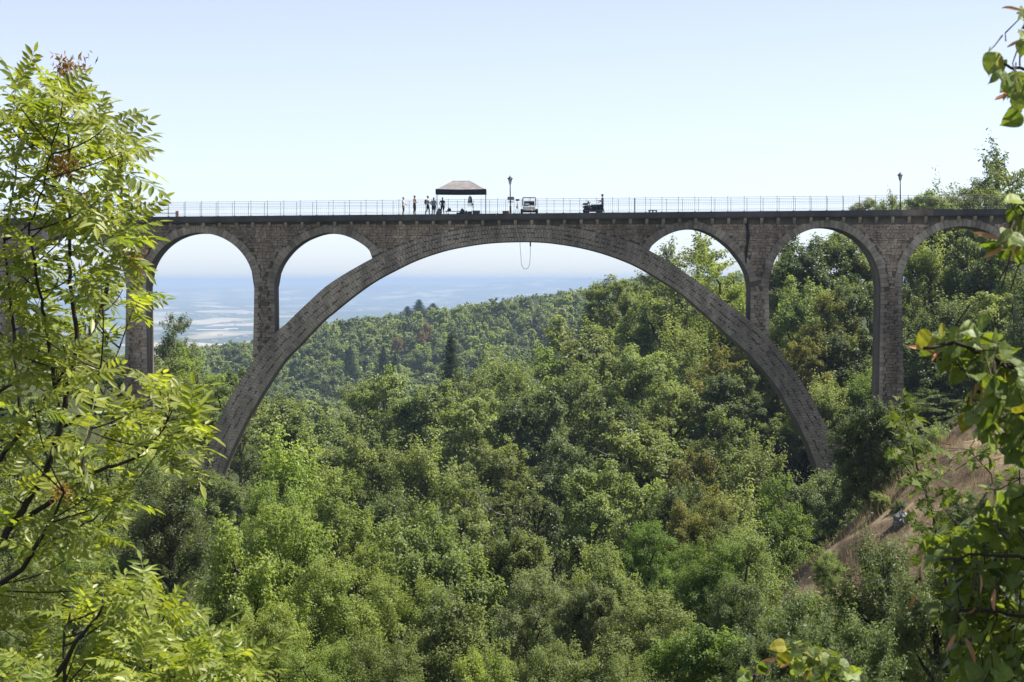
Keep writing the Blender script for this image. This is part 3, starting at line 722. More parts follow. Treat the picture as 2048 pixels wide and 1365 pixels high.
for sx in (-1, 1):
    for sy in (-1, 1):
        mb = MB(); mb.tube([(sx * .55, sy * .11, .38), (sx * .60, sy * .14, 0)], .02, 6); mb.build('leg', M_BLACK, bn)
M_GREYBAG = plain('grey_bag_cloth', (0.16, 0.16, 0.15), 0.9); M_BLKBAG = plain('black_bag_cloth', (0.025, 0.027, 0.032), 0.9)
bag(878, .9, (.46, .35, .62), M_GREYBAG, 'grey slumped kit bag between the people by the gazebo')
b2_ = bag(898, 2.2, (.34, .26, .26), M_BLKBAG, 'small black bag sitting on the low bench'); b2_.location.z += .425
bag(924, .9, (.42, .4, .58), M_BLKBAG, 'black rucksack standing under the middle of the gazebo', 'rucksack')
bag(932, 1.3, (.3, .3, .42), M_GREYBAG, 'pale grey rucksack next to the black one under the gazebo', 'rucksack')
crate(918, 1.6, (.42, .5, .22), M_TEAL, 'crate', 'low teal crate left of the black rucksack', 'crate')
crate(952.5, .9, (.62, .42, .36), M_TEAL, 'crate', 'dark teal lidded crate under the right half of the gazebo', 'crate')
crate(940, .9, (.34, .4, .30), M_BLACK, 'crate', 'black box directly below the hanging harnesses', 'crate')
crate(1011.5, .55, (.54, .4, .30), M_REDBOX, 'crate', 'red-brown crate left of the middle lamp', 'crate')
cb = deck(945, 2.6); tp = empty('camera_tripod', tuple(cb)); tag(tp, 'thin dark tripod standing behind the crates under the gazebo', 'tripod')
for a in (0, 2.1, 4.2):
    mb = MB(); mb.tube([(0, 0, .95), (.25 * math.cos(a), .25 * math.sin(a), 0)], .014, 5); mb.build('leg', M_IRON, tp)
mb = MB(); mb.box((0, 0, 1.0), (.14, .16, .12)); mb.build('head', M_BLACK, tp)

# notice boards on the lamp, and the red and white survey stand beside it
sp_ = deck(1021.5, .32); sg = empty('notice_board', (sp_[0], sp_[1], sp_[2] + 1.10)); tag(sg, 'grey notice board with small shelf fixed to the middle lamp post', 'sign')
mb = MB(); mb.box((0, 0, .30), (.56, .03, .28)); mb.build('board', plain('grey_board', (.2, .21, .22)), sg)
mb = MB(); mb.box((0, 0, .0), (.44, .12, .06)); mb.build('shelf', M_BLACK, sg)
mb = MB(); mb.box((0, .06, .15), (.05, .06, .5)); mb.build('bracket', M_IRON, sg)
st = deck(1034.5, .9); stn = empty('camera_stand', tuple(st)); tag(stn, 'thin pale tripod with dark video camera between lamp and cart', 'tripod')
for a in (.5, 2.6, 4.7):
    mb = MB(); mb.tube([(0, 0, 1.0), (.26 * math.cos(a), .26 * math.sin(a), 0)], .014, 5); mb.build('leg', M_IRON_LT, stn)
mb = MB(); mb.tube([(0, 0, .95), (0, 0, 1.22)], .02, 6); mb.build('column', M_IRON_LT, stn)
mb = MB(); mb.box((0, 0, 1.28), (.26, .12, .12)); mb.tube([(.13, 0, 1.28), (.2, 0, 1.28)], .04, 8); mb.build('video_camera', M_BLACK, stn)
mb = MB(); mb.tube([(-.02, -.05, .78), (-.05, -.06, .6), (.0, -.06, .52), (.05, -.06, .62), (.02, -.05, .78)], .02, 5); mb.build('strap', M_ORANGE, stn)

# winch cart
cp_ = deck(1058.5, .95); ct = empty('utility_cart', tuple(cp_)); tag(ct, 'small grey utility cart with roll bar facing the near railing', 'cart')
mb = MB(); mb.box((0, 0, .30), (1.46, 1.5, .12)); mb.box((0, -.70, .27), (1.5, .1, .2)); mb.build('chassis', M_BLACK, ct)
mb = MB(); mb.add([(-.52, -.62, .36), (.52, -.62, .36), (.56, .5, .36), (-.56, .5, .36), (-.46, -.50, .66), (.46, -.50, .66), (.52, .1, .84), (-.52, .1, .84), (.52, .5, .84), (-.52, .5, .84)],
    [(0, 1, 5, 4), (4, 5, 6, 7), (7, 6, 8, 9), (1, 2, 8, 6, 5), (0, 4, 7, 9, 3), (2, 3, 9, 8), (3, 2, 1, 0)]); mb.build('body', M_GREYBODY, ct)
mb = MB(); mb.box((0, .55, .98), (.9, .14, .42)); mb.box((0, .3, .88), (.9, .45, .12)); mb.build('seat', M_BLACK, ct)
mb = MB(); mb.tube([(-.55, .1, .8), (-.55, .1, 1.42), (-.52, .1, 1.49), (.52, .1, 1.49), (.55, .1, 1.42), (.55, .1, .8)], .05, 8); mb.build('roll_bar', M_GREYBODY, ct)
mb = MB(); mb.tube([(-.02, .1, .84), (-.02, .1, 1.46)], .012, 5); mb.build('mirror_rod', M_IRON, ct)
mb = MB(); mb.box((-.18, -.1, .9), (.34, .25, .16)); mb.build('toolbox', M_WHITE, ct)
mb = MB(); mb.tube([(.52, -.1, .82), (.54, -.1, 1.02), (.5, 0, 1.08)], .035, 6); mb.build('orange_strap', M_ORANGE, ct)
mb = MB(); mb.tube([(-.1, -.72, .36), (.12, -.76, .42), (.28, -.74, .33)], .03, 6); mb.build('winch_rope', plain('tan_rope', (.45, .38, .2)), ct)
for sx in (-1, 1):
    for sy in (-1, 1):
        mb = MB(); mb.wheel((sx * .64, sy * .48, .21), .21, .2, 18, axis='X'); w_ = mb.build('wheel', M_RUBBER, ct)
        mb = MB(); mb.tube([(sx * .56, sy * .48, .21), (sx * .72, sy * .48, .21)], .115, 12); mb.build('rim', M_IRON_LT, w_)
    mb = MB(); mb.box((sx * .64, .0, .46), (.2, 1.3, .04)); mb.build('mudguard', M_BLACK, ct)
    mb = MB(); mb.tube([(sx * .36, -.60, .5), (sx * .36, -.66, .5)], .06, 10); mb.build('headlight', M_GLASS, ct)

# quad bike, nose to the left
qp = deck(1186, .9); qb = empty('quad_bike', tuple(qp)); tag(qb, 'dark quad bike with loaded racks parked nose to the lamp', 'quad bike')
for sx in (-.58, .56):
    for sy in (-.42, .42):
        mb = MB(); mb.wheel((sx, sy, .29), .29, .24, 22); w_ = mb.build('wheel', M_RUBBER, qb)
        mb = MB(); mb.tube([(sx, sy - .09, .29), (sx, sy + .09, .29)], .15, 12); mb.build('rim', M_IRON, w_)
mb = MB(); mb.tube([(-.75, 0, .42), (-.4, 0, .36), (.4, 0, .36), (.75, 0, .44)], [.08, .15, .15, .08], 8, flat=1.2); mb.build('frame', M_BLACK, qb)
mb = MB(); mb.add([(-.85, -.26, .55), (-.2, -.2, .5), (-.2, .2, .5), (-.85, .26, .55), (-.80, -.22, .72), (-.22, -.16, .78), (-.22, .16, .78), (-.80, .22, .72)], [(0, 3, 2, 1), (4, 5, 6, 7), (0, 1, 5, 4), (1, 2, 6, 5), (2, 3, 7, 6), (3, 0, 4, 7)]); mb.build('body', M_OLIVE, qb)
mb = MB(); mb.tube([(-.2, 0, .70), (0, 0, .66), (.3, 0, .66), (.72, 0, .72)], [.12, .15, .15, .11], 8, flat=1.3); mb.build('seat', M_BLACK, qb)
for sx in (-.58, .56):
    for sy in (-.42, .42):
        mb = MB(); pts = [(sx + .37 * math.cos(a), sy, .30 + .36 * math.sin(a)) for a in np.linspace(.35, 2.8, 8)]
        V = []; 
        for p in pts: V += [(p[0], p[1] - .14, p[2]), (p[0], p[1] + .14, p[2]), (p[0] * 1.0, p[1] + .14, p[2] + .02), (p[0], p[1] - .14, p[2] + .02)]
        mb.add(V, [(4 * i + j, 4 * i + (j + 1) % 4, 4 * i + 4 + (j + 1) % 4, 4 * i + 4 + j) for i in range(7) for j in range(4)]); mb.build('mudguard', M_OLIVE, qb)
mb = MB(); mb.tube([(-.3, 0, .75), (-.34, 0, .98)], .03, 6); mb.tube([(-.22, -.36, 1.0), (-.32, -.2, 1.0), (-.36, 0, .98), (-.32, .2, 1.0), (-.22, .36, 1.0)], .017, 6); mb.build('handlebar', M_IRON, qb)
for cx, nm in ((-.66, 'front'), (.58, 'rear')):
    mb = MB()
    for i in range(5): mb.tube([(cx - .26 + .13 * i, -.34, .80), (cx - .26 + .13 * i, .34, .80)], .012, 5)
    for sy in (-.34, .34): mb.tube([(cx - .28, sy, .80), (cx + .28, sy, .80)], .015, 5)
    for sy in (-.2, .2): mb.tube([(cx, sy, .55), (cx, sy, .80)], .012, 5)
    mb.build('rack', M_IRON, qb)
mb = MB(); mb.box((-.66, 0, .89), (.44, .5, .14), taper=.85); mb.build('rack_bag', M_BLKBAG, qb)
mb = MB(); mb.box((-.42, -.05, 1.02), (.12, .16, .26), rx=.2); mb.build('rolled_rope', M_GREYBAG, qb)
for sy in (-.17, .17):
    mb = MB(); mb.tube([(-.84, sy, .62), (-.90, sy, .62)], .06, 10); mb.build('headlight', M_GLASS, qb)

# posts, block and bollard on the deck
pp = deck(1269.5, .1); e = empty('marker_post', tuple(pp)); tag(e, 'thick dark post at the near railing right of the quad bike', 'post')
mb = MB(); mb.box((0, 0, .64), (.085, .085, 1.28)); mb.build('shaft', M_IRON, e)
mb = MB(); mb.rings([(0, 0, 1.28, .055, .055), (0, 0, 1.31, .055, .055), (0, 0, 1.34, .02, .02)], 8); mb.build('cap', M_IRON, e)
pp = deck(1305.5, .6); e = empty('low_bench', tuple(pp)); tag(e, 'low dark slatted stool right of the thick post', 'stool')
mb = MB(); mb.box((0, 0, .27), (.74, .3, .06)); mb.build('seat', M_BLACK, e)
for sx in (-1, 0, 1):
    mb = MB(); mb.box((sx * .30, 0, .12), (.10, .26, .24)); mb.build('leg', M_BLACK, e)
mb = MB(); mb.box((0, 0, .05), (.62, .05, .06)); mb.build('stretcher', M_BLACK, e)
pp = deck(354.5, .5); e = empty('bollard', tuple(pp)); tag(e, 'pinkish concrete bollard with a bar, just right of the foreground ash', 'bollard')
mb = MB(); mb.box((0, 0, .29), (.27, .27, .58), taper=.93); mb.build('block', M_CONC, e)
mb = MB(); mb.box((0, 0, .60), (.24, .24, .04), taper=.7); mb.build('cap', M_CONC, e)
mb = MB(); mb.tube([(-.1, 0, .40), (-2.4, 0, .42)], .03, 8); mb.build('bar', M_IRON, e)
pp = deck(303, .5); e2 = empty('bollard', tuple(pp)); tag(e2, 'pinkish concrete bollard hidden among the foreground ash leaves', 'bollard')
mb = MB(); mb.box((0, 0, .29), (.27, .27, .58), taper=.93); mb.build('block', M_CONC, e2)
mb = MB(); mb.box((0, 0, .60), (.24, .24, .04), taper=.7); mb.build('cap', M_CONC, e2)

# bungee rope looped under the crown of the great arch
rp = px2w((1061, 485), 1.2); e = empty('bungee_rope', tuple(rp)); tag(e, 'thin pale rope hanging in a loop beneath the crown of the great arch', 'rope')
def rl(px_, py_): return tuple(px2w((px_, py_), 1.2) - rp)
pts = [rl(1040, 482), rl(1040.5, 495), rl(1042, 512), rl(1043, 527), rl(1046, 535), rl(1050.5, 538.5), rl(1056, 536), rl(1059.5, 528), rl(1060.5, 512), rl(1061, 490)]
P_ = cr([(p[0], p[2]) for p in pts], .1)
mb = MB(); mb.tube([(p[0], 0, p[1]) for p in P_], .018, 6); mb.build('rope', plain('rope_grey', (.3, .28, .26)), e)
mb = MB(); mb.rings([(0, 0, -.34, .03, .03), (0, 0, -.30, .06, .06), (0, 0, .0, .06, .06), (0, 0, .06, .03, .03)], 8); mb.build('clamp', M_BLACK, e)

# ------------------------------------------------------------------ people
M_SHOE = plain('dark_shoes', (0.03, 0.03, 0.035), 0.7)
def person(px, y, rz, height, shirt, shorts, label, arms=('down', 'down'), sleeve=True, legs_bare=True, stance=0.12, lean=0.0, pack=None, cap=None, longlegs=False, bulk=1.0, hairlong=False):
    s = height / 1.75
    mb = MB(); SK, SH, BT, HR, FT = 0, 1, 2, 3, 4
    # local: facing -Y, x to the figure's left
    def T(p): return (p[0], p[1] - lean * max(0, p[2] - .9), p[2])
    for sx in (-1, 1):
        st_ = stance * (1 if sx > 0 else -1)
        hip = (sx * .095, 0, .92); kn = (sx * .105, -.03 - st_ * .4, .50); an = (sx * .11, .02 - st_ * .8, .09)
        mb.tube([hip, (sx * .1, -.01 - st_ * .2, .72), kn, (kn[0], kn[1] + .01, .44)], [.098 * bulk, .088 * bulk, .060, .054], 10, BT if longlegs else BT)
        mb.tube([(kn[0], kn[1], .49), (kn[0] + .002, (kn[1] + an[1]) / 2 + .03, .33), (an[0], an[1], .12), (an[0], an[1], .06)], [.053, .056, .038, .04], 10, BT if longlegs else SK)
        mb.tube([(an[0], an[1] + .06, .045), (an[0], an[1] - .02, .05), (an[0] + sx * .01, an[1] - .12, .035), (an[0] + sx * .01, an[1] - .19, .03)], [.035, .045, .042, .025], 8, FT)
        # arm
        mode = arms[0] if sx < 0 else arms[1]
        sh_ = (sx * .185, 0, 1.42)
        if mode == 'down': el, wr = (sx * .235, .03, 1.12), (sx * .24, -.04, .87)
        elif mode == 'hip': el, wr = (sx * .33, .05, 1.16), (sx * .16, -.05, 1.0)
        elif mode == 'fold': el, wr = (sx * .24, -.04, 1.14), (sx * -.06, -.20, 1.17)
        elif mode == 'out': el, wr = (sx * .22, -.12, 1.17), (sx * .16, -.38, 1.22)
        else: el, wr = (sx * .22, -.06, 1.14), (sx * .12, -.30, 1.05)
        sh_, el, wr = T(sh_), T(el), T(wr)
        mid = tuple((np.array(sh_) + np.array(el)) / 2)
        mb.tube([sh_, mid], [.062, .053], 9, SH if sleeve else SK); mb.tube([mid, el], [.048, .040], 9, SK)
        mb.tube([el, tuple((np.array(el) * .6 + np.array(wr) * .4)), wr], [.041, .039, .027], 9, SK)
        d = Vector(np.array(wr) - np.array(el)).normalized(); sd_ = Vector((0, 1, 0)) if abs(d.z) > .5 else Vector((0, 0, 1)); sd_ = (sd_ - d * sd_.dot(d)).normalized()
        nrm = d.cross(sd_); wv = Vector(wr)
        mb.tube([wv - d * .01, wv + d * .05, wv + d * .095], [.026, .036, .034], 8, SK, flat=.55)
        for fi, (off, L) in enumerate(((-.03, .062), (-.01, .078), (.011, .073), (.031, .055))):
            b0 = wv + d * .085 + sd_ * off; b1 = b0 + d * L * .55 + nrm * (.008 * sx); b2 = b0 + d * L + nrm * (.028 * sx)
            mb.tube([b0, b1, b2], [.0105, .010, .008], 6, SK)
        b0 = wv + d * .03 - sd_ * .03; mb.tube([b0, b0 + d * .035 - sd_ * .03, b0 + d * .07 - sd_ * .035], [.013, .012, .009], 6, SK)
    mb.rings([T(c[:3]) + c[3:] for c in [(0, 0, .80, .13 * bulk, .095), (0, 0, .90, .172 * bulk, .118 * bulk), (0, 0, 1.0, .155 * bulk, .105 * bulk)]], 16, BT)
    mb.rings([T(c[:3]) + c[3:] for c in [(0, 0, .95, .155 * bulk, .108 * bulk), (0, 0, 1.08, .142 * bulk, .1 * bulk), (0, -.005, 1.25, .168 * bulk, .115 * bulk), (0, 0, 1.37, .185, .108), (0, .01, 1.435, .15, .085), (0, .01, 1.475, .075, .065)]], 16, SH)
    mb.tube([T((0, .01, 1.44)), T((0, -.005, 1.55))], [.056, .05], 10, SK)
    hc = T((0, -.015, 1.64))
    mb.ball(hc, (.074, .092, .115), 14, SK)
    mb.ball((hc[0], hc[1] - .03, hc[2] - .06), (.052, .055, .055), 10, SK)                     # jaw
    mb.tube([(hc[0], hc[1] - .085, hc[2] + .015), (hc[0], hc[1] - .112, hc[2] - .022), (hc[0], hc[1] - .088, hc[2] - .03)], [.009, .014, .01], 6, SK)
    for sx in (-1, 1):
        mb.ball((hc[0] + sx * .073, hc[1] + .008, hc[2] - .005), (.010, .018, .028), 6, SK)
        mb.ball((hc[0] + sx * .029, hc[1] - .083, hc[2] + .012), (.012, .008, .008), 6, HR)
    mb.tube([(hc[0] - .022, hc[1] - .085, hc[2] - .058), (hc[0] + .022, hc[1] - .085, hc[2] - .058)], .006, 5, HR)
    mb.ball((hc[0], hc[1] + .018, hc[2] + .03), (.082, .092, .098), 12, HR)
    if hairlong: mb.rings([(hc[0], hc[1] + .07, hc[2] - .18, .05, .03), (hc[0], hc[1] + .06, hc[2] - .05, .075, .05), (hc[0], hc[1] + .04, hc[2] + .04, .08, .06)], 10, HR)
    src = mb.mesh('body_src', [M_SKIN, shirt, shorts, M_HAIR, M_SHOE])
    tmp = bpy.data.objects.new('tmp_body', src); COL.objects.link(tmp)
    md = tmp.modifiers.new('r', 'REMESH'); md.mode = 'VOXEL'; md.voxel_size = 0.0115; md.use_smooth_shade = True
    sm = tmp.modifiers.new('s', 'SMOOTH'); sm.iterations = 2; sm.factor = .4
    dc = tmp.modifiers.new('d', 'DECIMATE'); dc.ratio = 0.3
    dg = bpy.context.evaluated_depsgraph_get()
    me = bpy.data.meshes.new_from_object(tmp.evaluated_get(dg)); me.name = 'body'
    kd = KDTree(len(mb.f))
    VV = np.array(mb.v)
    for i, f in enumerate(mb.f): kd.insert(Vector(VV[f].mean(0)), i)
    kd.balance()
    me.materials.clear()
    for m in (M_SKIN, shirt, shorts, M_HAIR, M_SHOE): me.materials.append(m)
    mi = []
    for p in me.polygons:
        best = None
        for (c, i, d) in kd.find_n(p.center, 4):
            best = mb.m[i] if best is None else best
        mi.append(best)
    me.polygons.foreach_set('material_index', np.array(mi, dtype=np.int32))
    bpy.data.objects.remove(tmp); bpy.data.meshes.remove(src)
    pos = deck(px, y); e = empty('person', tuple(pos), rz); e.scale = (s, s, s); tag(e, label, 'person', 'people standing on the bridge')
    link('body', me, e)
    if cap:
        c = MB(); c.rings([(hc[0], hc[1] + .01, hc[2] + .05, .098, .108), (hc[0], hc[1] + .01, hc[2] + .09, .092, .1), (hc[0], hc[1] + .01, hc[2] + .135, .05, .055), (hc[0], hc[1] + .01, hc[2] + .145, .01, .01)], 12)
        c.box((hc[0], hc[1] - .13, hc[2] + .055), (.15, .12, .014)); c.build('cap', cap, e)
    if pack:
        c = MB(); c.rings([(0, .20, 1.0, .13, .08), (0, .21, 1.1, .15, .1), (0, .21, 1.3, .14, .09), (0, .19, 1.42, .1, .05)], 12); c.build('backpack', pack, e)
    return e
def cloth(n, c): return plain(n, c, 0.9, spec=0.15, var=0.06, scale=5)
C_WHITE = cloth('white_cotton', (.62, .63, .64)); C_DARK = cloth('black_cotton', (.02, .021, .026)); C_NAVY = cloth('navy_cotton', (.025, .03, .045)); C_GREY = cloth('grey_cotton', (.2, .2, .21)); C_BLUE = cloth('pale_blue_cotton', (.22, .30, .38)); C_TEALK = cloth('dark_teal_cotton', (.03, .045, .055)); C_TAN = cloth('tan_skin_top', (.035, .035, .04)); C_GREYT = cloth('grey_tee', (.13, .135, .15)); C_PINK = cloth('pale_pink_cotton', (.62, .52, .50))
person(806.5, .9, R(90), 1.62, C_WHITE, C_NAVY, 'person in a pale top and dark shorts, first from the left on the bridge', arms=('down', 'bend'), stance=.03)
person(829, .9, R(70), 1.76, C_TAN, C_DARK, 'person in a black sleeveless outfit, standing tallest left of the gazebo', arms=('fold', 'fold'), sleeve=False, stance=.02)
person(855.5, .9, R(80), 1.72, C_PINK, C_NAVY, 'person in pale shirt carrying a grey backpack near the gazebo', arms=('out', 'bend'), pack=C_GREYT, stance=.2, longlegs=True)
person(867.5, .8, R(165), 1.56, C_BLUE, C_TEALK, 'long-haired person in a loose pale blue top by the gazebo leg', arms=('hip', 'hip'), stance=.1, bulk=1.22, hairlong=True)
person(885, .8, R(200), 1.56, C_DARK, C_DARK, 'person all in black standing under the gazebo edge', arms=('down', 'hip'), stance=.08)
person(1205, .9, R(-95), 1.70, C_TEALK, C_NAVY, 'person in dark clothes and cap standing behind the quad bike', arms=('out', 'bend'), cap=C_DARK, stance=.14, longlegs=True)

# ------------------------------------------------------------------ forest trees
def unit(v): return v / np.maximum(np.linalg.norm(v, axis=-1, keepdims=True), 1e-9)
def leaf_quads(pos, nrm, length, width, tone, g, droop=0.3):
    """rhombic folded leaf per position"""
    n = len(pos)
    ax = unit(g.normal(size=(n, 3)) + np.array([0, 0, -droop])); ax = unit(ax - nrm * (ax * nrm).sum(1, keepdims=True))
    sd_ = np.cross(nrm, ax)
    L = length * g.uniform(.7, 1.3, (n, 1)); Wd = width * g.uniform(.7, 1.3, (n, 1))
    a = pos - ax * L * .5; b = pos + ax * L * .5; f = nrm * Wd * .25
    c = pos + sd_ * Wd * .5 + f; d = pos - sd_ * Wd * .5 + f
    V = np.stack([a, c, b, d], 1).reshape(-1, 3)
    i = 4 * np.arange(n)[:, None]
    Ff = np.concatenate([i, i + 1, i + 2, i + 3], 1).ravel()
    return V, Ff, np.full(n, 4), tone
def crown_proto(name, seed, nlobe, nsub, nleaf, ll, lw, hc=2.1, shape=0.0, lobe_r=0.42, sub_r=0.17, droop=0.3, airy=0.0):
    """crown one unit in radius standing on z 0..hc, made of lobes carrying leafy sprays, plus limbs"""
    g = np.random.default_rng(seed)
    c0 = np.array([0, 0, hc * .5]); rad = np.array([.68, .68, hc * .36])
    D = []
    while len(D) < nlobe:                      # lobes spread evenly over the crown
        c = unit(g.normal(size=(24, 3))); c = c[c[:, 2] > -.7]
        D.append(c[0] if not D else max(c, key=lambda v: min(((v - q) ** 2).sum() for q in D)))
    D = np.array(D); rl = g.uniform(.72, 1.12, nlobe) * np.where(g.random(nlobe) < .25, .45, 1.0)
    lc = c0 + D * rl[:, None] * rad
    if shape:
        k = np.clip((lc[:, 2] - hc * .4) / (hc * .5), 0, 1); lc[:, :2] *= (1 - shape * k)[:, None]
    lr = lobe_r * g.uniform(.65, 1.2, nlobe)
    SC_ = []; SR = []; SO = []; LT = []
    for i in range(nlobe):
        outw = unit(lc[i] - c0)
        n_ = int(nsub * (lr[i] / lobe_r) ** 2) + 2
        d = unit(g.normal(size=(n_, 3)) + outw * .75 + np.array([0, 0, .45]))
        f = g.uniform(.55, 1.08, n_) + np.where(g.random(n_) < .18, g.uniform(.1, .4, n_), 0)
        SC_.append(lc[i] + d * (lr[i] * f)[:, None] * np.array([1, 1, .82])); SR.append(sub_r * g.uniform(.6, 1.3, n_)); SO.append(d)
        LT.append(np.clip(g.normal(.5, .13) + g.normal(0, .1, n_), .1, .85))
    SC_ = np.vstack(SC_); SR = np.concatenate(SR); SO = np.vstack(SO); LT = np.concatenate(LT)
    wgt = SR ** 2; wgt /= wgt.sum(); ci = g.choice(len(SC_), nleaf, p=wgt)
    u = unit(g.normal(size=(nleaf, 3)) + SO[ci] * .35 + np.array([0, 0, .25]))
    r_ = g.random(nleaf) ** .45
    pos = SC_[ci] + u * (r_ * SR[ci])[:, None] * np.array([1.1, 1.1, .72]) + SO[ci] * (SR[ci] * g.normal(0, .35 + airy, nleaf))[:, None]
    nrm = unit(u * .5 + SO[ci] * .35 + np.array([0, 0, .6]) + g.normal(size=(nleaf, 3)) * .5)
    tone = np.clip(LT[ci] + g.normal(0, .15, nleaf), 0, .93)
    zt_, zb_ = np.percentile(pos[:, 2], 99.7), np.percentile(pos[:, 2], 1.0); rx_ = np.percentile(np.hypot(pos[:, 0], pos[:, 1]), 98.5)
    A_ = np.array([1 / rx_, 1 / rx_, hc * .97 / (zt_ - zb_)]); B_ = np.array([0, 0, -zb_ * A_[2] + .03 * hc])
    pos = pos * A_ + B_; lc = lc * A_ + B_; SC_ = SC_ * A_ + B_
    V, Ff, sz, tn = leaf_quads(pos, nrm, ll, lw, tone, g, droop)
    me = np_mesh(name, V, Ff, sz, [LEAF['g']], tone=tn)
    lb = MB()
    for i in range(nlobe):
        p0 = np.array([0, 0, max(.0, min(lc[i][2] - .5, hc * .6))]); m_ = p0 * .45 + lc[i] * .55 + np.array([0, 0, -.05]) + g.normal(0, .04, 3)
        lb.tube([p0, m_, lc[i]], [.035, .024, .012], 5, cap=False)
    for j in range(0, len(SC_), 2 if nleaf > 8000 else 5):
        q = lc[((lc - SC_[j]) ** 2).sum(1).argmin()]; lb.tube([q, (q + SC_[j]) / 2 + g.normal(0, .02, 3), SC_[j] + SO[j] * .03], [.011, .007, .003], 4, cap=False)
    lb.tube([(0, 0, -.05), (g.normal(0, .03), g.normal(0, .03), hc * .35), (g.normal(0, .05), g.normal(0, .05), hc * .7)], [.06, .042, .014], 6)
    lm = lb.mesh(name + '_limbs', [M_BARK])
    return me, lm, hc
def conifer_proto(name, seed, tiers, nleaf, ll, hc=3.4, open_=0.0):
    g = np.random.default_rng(seed); lb = MB(); P_ = []; Nn = []; Tn = []
    lb.tube([(0, 0, -.05), (0, 0, hc * .98)], [.07, .01], 6)
    for t in range(tiers):
        z = hc * (.06 + .92 * t / tiers); r0 = (1 - t / tiers) ** .85 * g.uniform(.8, 1.12) + .06
        nb = max(5, int(11 * (1 - t / tiers) + 4))
        for b in range(nb):
            a = 2 * math.pi * b / nb + g.uniform(0, .6); r_ = r0 * g.uniform(.7, 1.1)
            tip = np.array([math.cos(a) * r_, math.sin(a) * r_, z - .18 * r_ + (.12 * r_ if open_ else 0)])
            base = np.array([0, 0, z + .05])
            lb.tube([base, (base + tip) / 2 + np.array([0, 0, .03]), tip], [.02, .013, .004], 4, cap=False)
            k = max(4, int(nleaf / (tiers * nb) * (r_ + .25)))
            s_ = g.uniform(.12, 1.05, k)[:, None]
            p = base * (1 - s_) + tip * s_ + g.normal(0, 1, (k, 3)) * np.array([.085, .085, .045]) * (.5 + r_)
            P_.append(p); Nn.append(unit(np.array([0, 0, 1.0]) + g.normal(0, .5, (k, 3)))); Tn.append(np.clip(g.uniform(.3, .7) + g.normal(0, .15, k), 0, .93))
    P_ = np.vstack(P_); Nn = np.vstack(Nn); Tn = np.concatenate(Tn)
    V, Ff, sz, tn = leaf_quads(P_, Nn, ll, ll * .4, Tn, g, .5)
    return np_mesh(name, V, Ff, sz, [LEAF['c']], tone=tn), lb.mesh(name + '_limbs', [M_BARKD]), hc
NEAR = [crown_proto('crown', 11, 13, 20, 36000, .046, .028, 2.1, lobe_r=.50, sub_r=.135), crown_proto('crown', 12, 15, 20, 36000, .043, .026, 2.5, shape=.35, lobe_r=.46, sub_r=.13),
        crown_proto('crown', 13, 10, 26, 34000, .050, .030, 1.9, lobe_r=.55, sub_r=.14), crown_proto('crown', 14, 18, 16, 34000, .046, .022, 2.4, shape=.2, lobe_r=.42, sub_r=.13, airy=.5)]
NARROW = [crown_proto('crown', 15, 14, 13, 24000, .074, .021, 2.2, lobe_r=.46, sub_r=.15, droop=.9, airy=.5), crown_proto('crown', 16, 12, 13, 24000, .070, .021, 2.0, lobe_r=.48, sub_r=.15, droop=.9, airy=.5)]
MID = [crown_proto('crown', 21, 12, 15, 16000, .066, .042, 2.1, lobe_r=.50, sub_r=.15), crown_proto('crown', 22, 15, 14, 16000, .062, .038, 2.5, shape=.35, lobe_r=.46, sub_r=.14),
       crown_proto('crown', 23, 10, 18, 15000, .070, .044, 1.9, lobe_r=.55, sub_r=.15), crown_proto('crown', 24, 18, 12, 16000, .064, .036, 2.6, shape=.25, lobe_r=.42, sub_r=.14, airy=.5),
       crown_proto('crown', 25, 11, 10, 10000, .066, .040, 2.7, lobe_r=.44, sub_r=.13, airy=.6)]
FAR = [crown_proto('crown', 31, 9, 6, 2400, .17, .12, 1.9, lobe_r=.46, sub_r=.22), crown_proto('crown', 32, 12, 5, 2600, .15, .11, 2.3, shape=.3, sub_r=.20), crown_proto('crown', 33, 8, 6, 2200, .18, .13, 1.7, lobe_r=.5, sub_r=.22)]
WOOD = [crown_proto('crown', 36, 8, 5, 620, .30, .22, 1.9, lobe_r=.48, sub_r=.24), crown_proto('crown', 37, 9, 5, 620, .28, .21, 2.1, shape=.2, sub_r=.24)]
CONM = [conifer_proto('crown', 41, 22, 16000, .085), conifer_proto('crown', 42, 15, 9000, .12, 2.9, open_=1)]
trunk_me = MB(); trunk_me.tube([(0, 0, -.25), (0, 0, .02), (.02, .01, .4), (.0, -.015, .75), (0, 0, 1.05)], [1.5, 1.15, .9, .8, .7], 8)
TRUNK = trunk_me.mesh('trunk', [M_BARK]); 
TREES = []
HIDDEN = {101, 110, 117, 119, 120, 121, 125, 127, 128, 129, 142, 153, 155, 179, 210, 212, 219, 221, 225, 236, 246, 247, 253, 257, 258, 268, 280, 285, 287, 289, 292, 293, 295, 296, 299, 302, 304, 305, 306, 308, 310, 311, 312, 313, 315, 316, 317, 318, 319, 320, 321, 322, 323, 325, 326, 327, 328, 330, 331, 333, 334, 337, 338, 339, 340, 341, 342, 343, 344, 345, 346, 348, 350, 352, 353, 354, 356, 357, 358, 359, 360, 361, 362, 364, 365, 366, 367, 368, 370, 371, 372, 374, 375, 376, 379, 380, 381}          # trees no ray of the photograph's view reaches
NT = [0]; ALLPOS = []
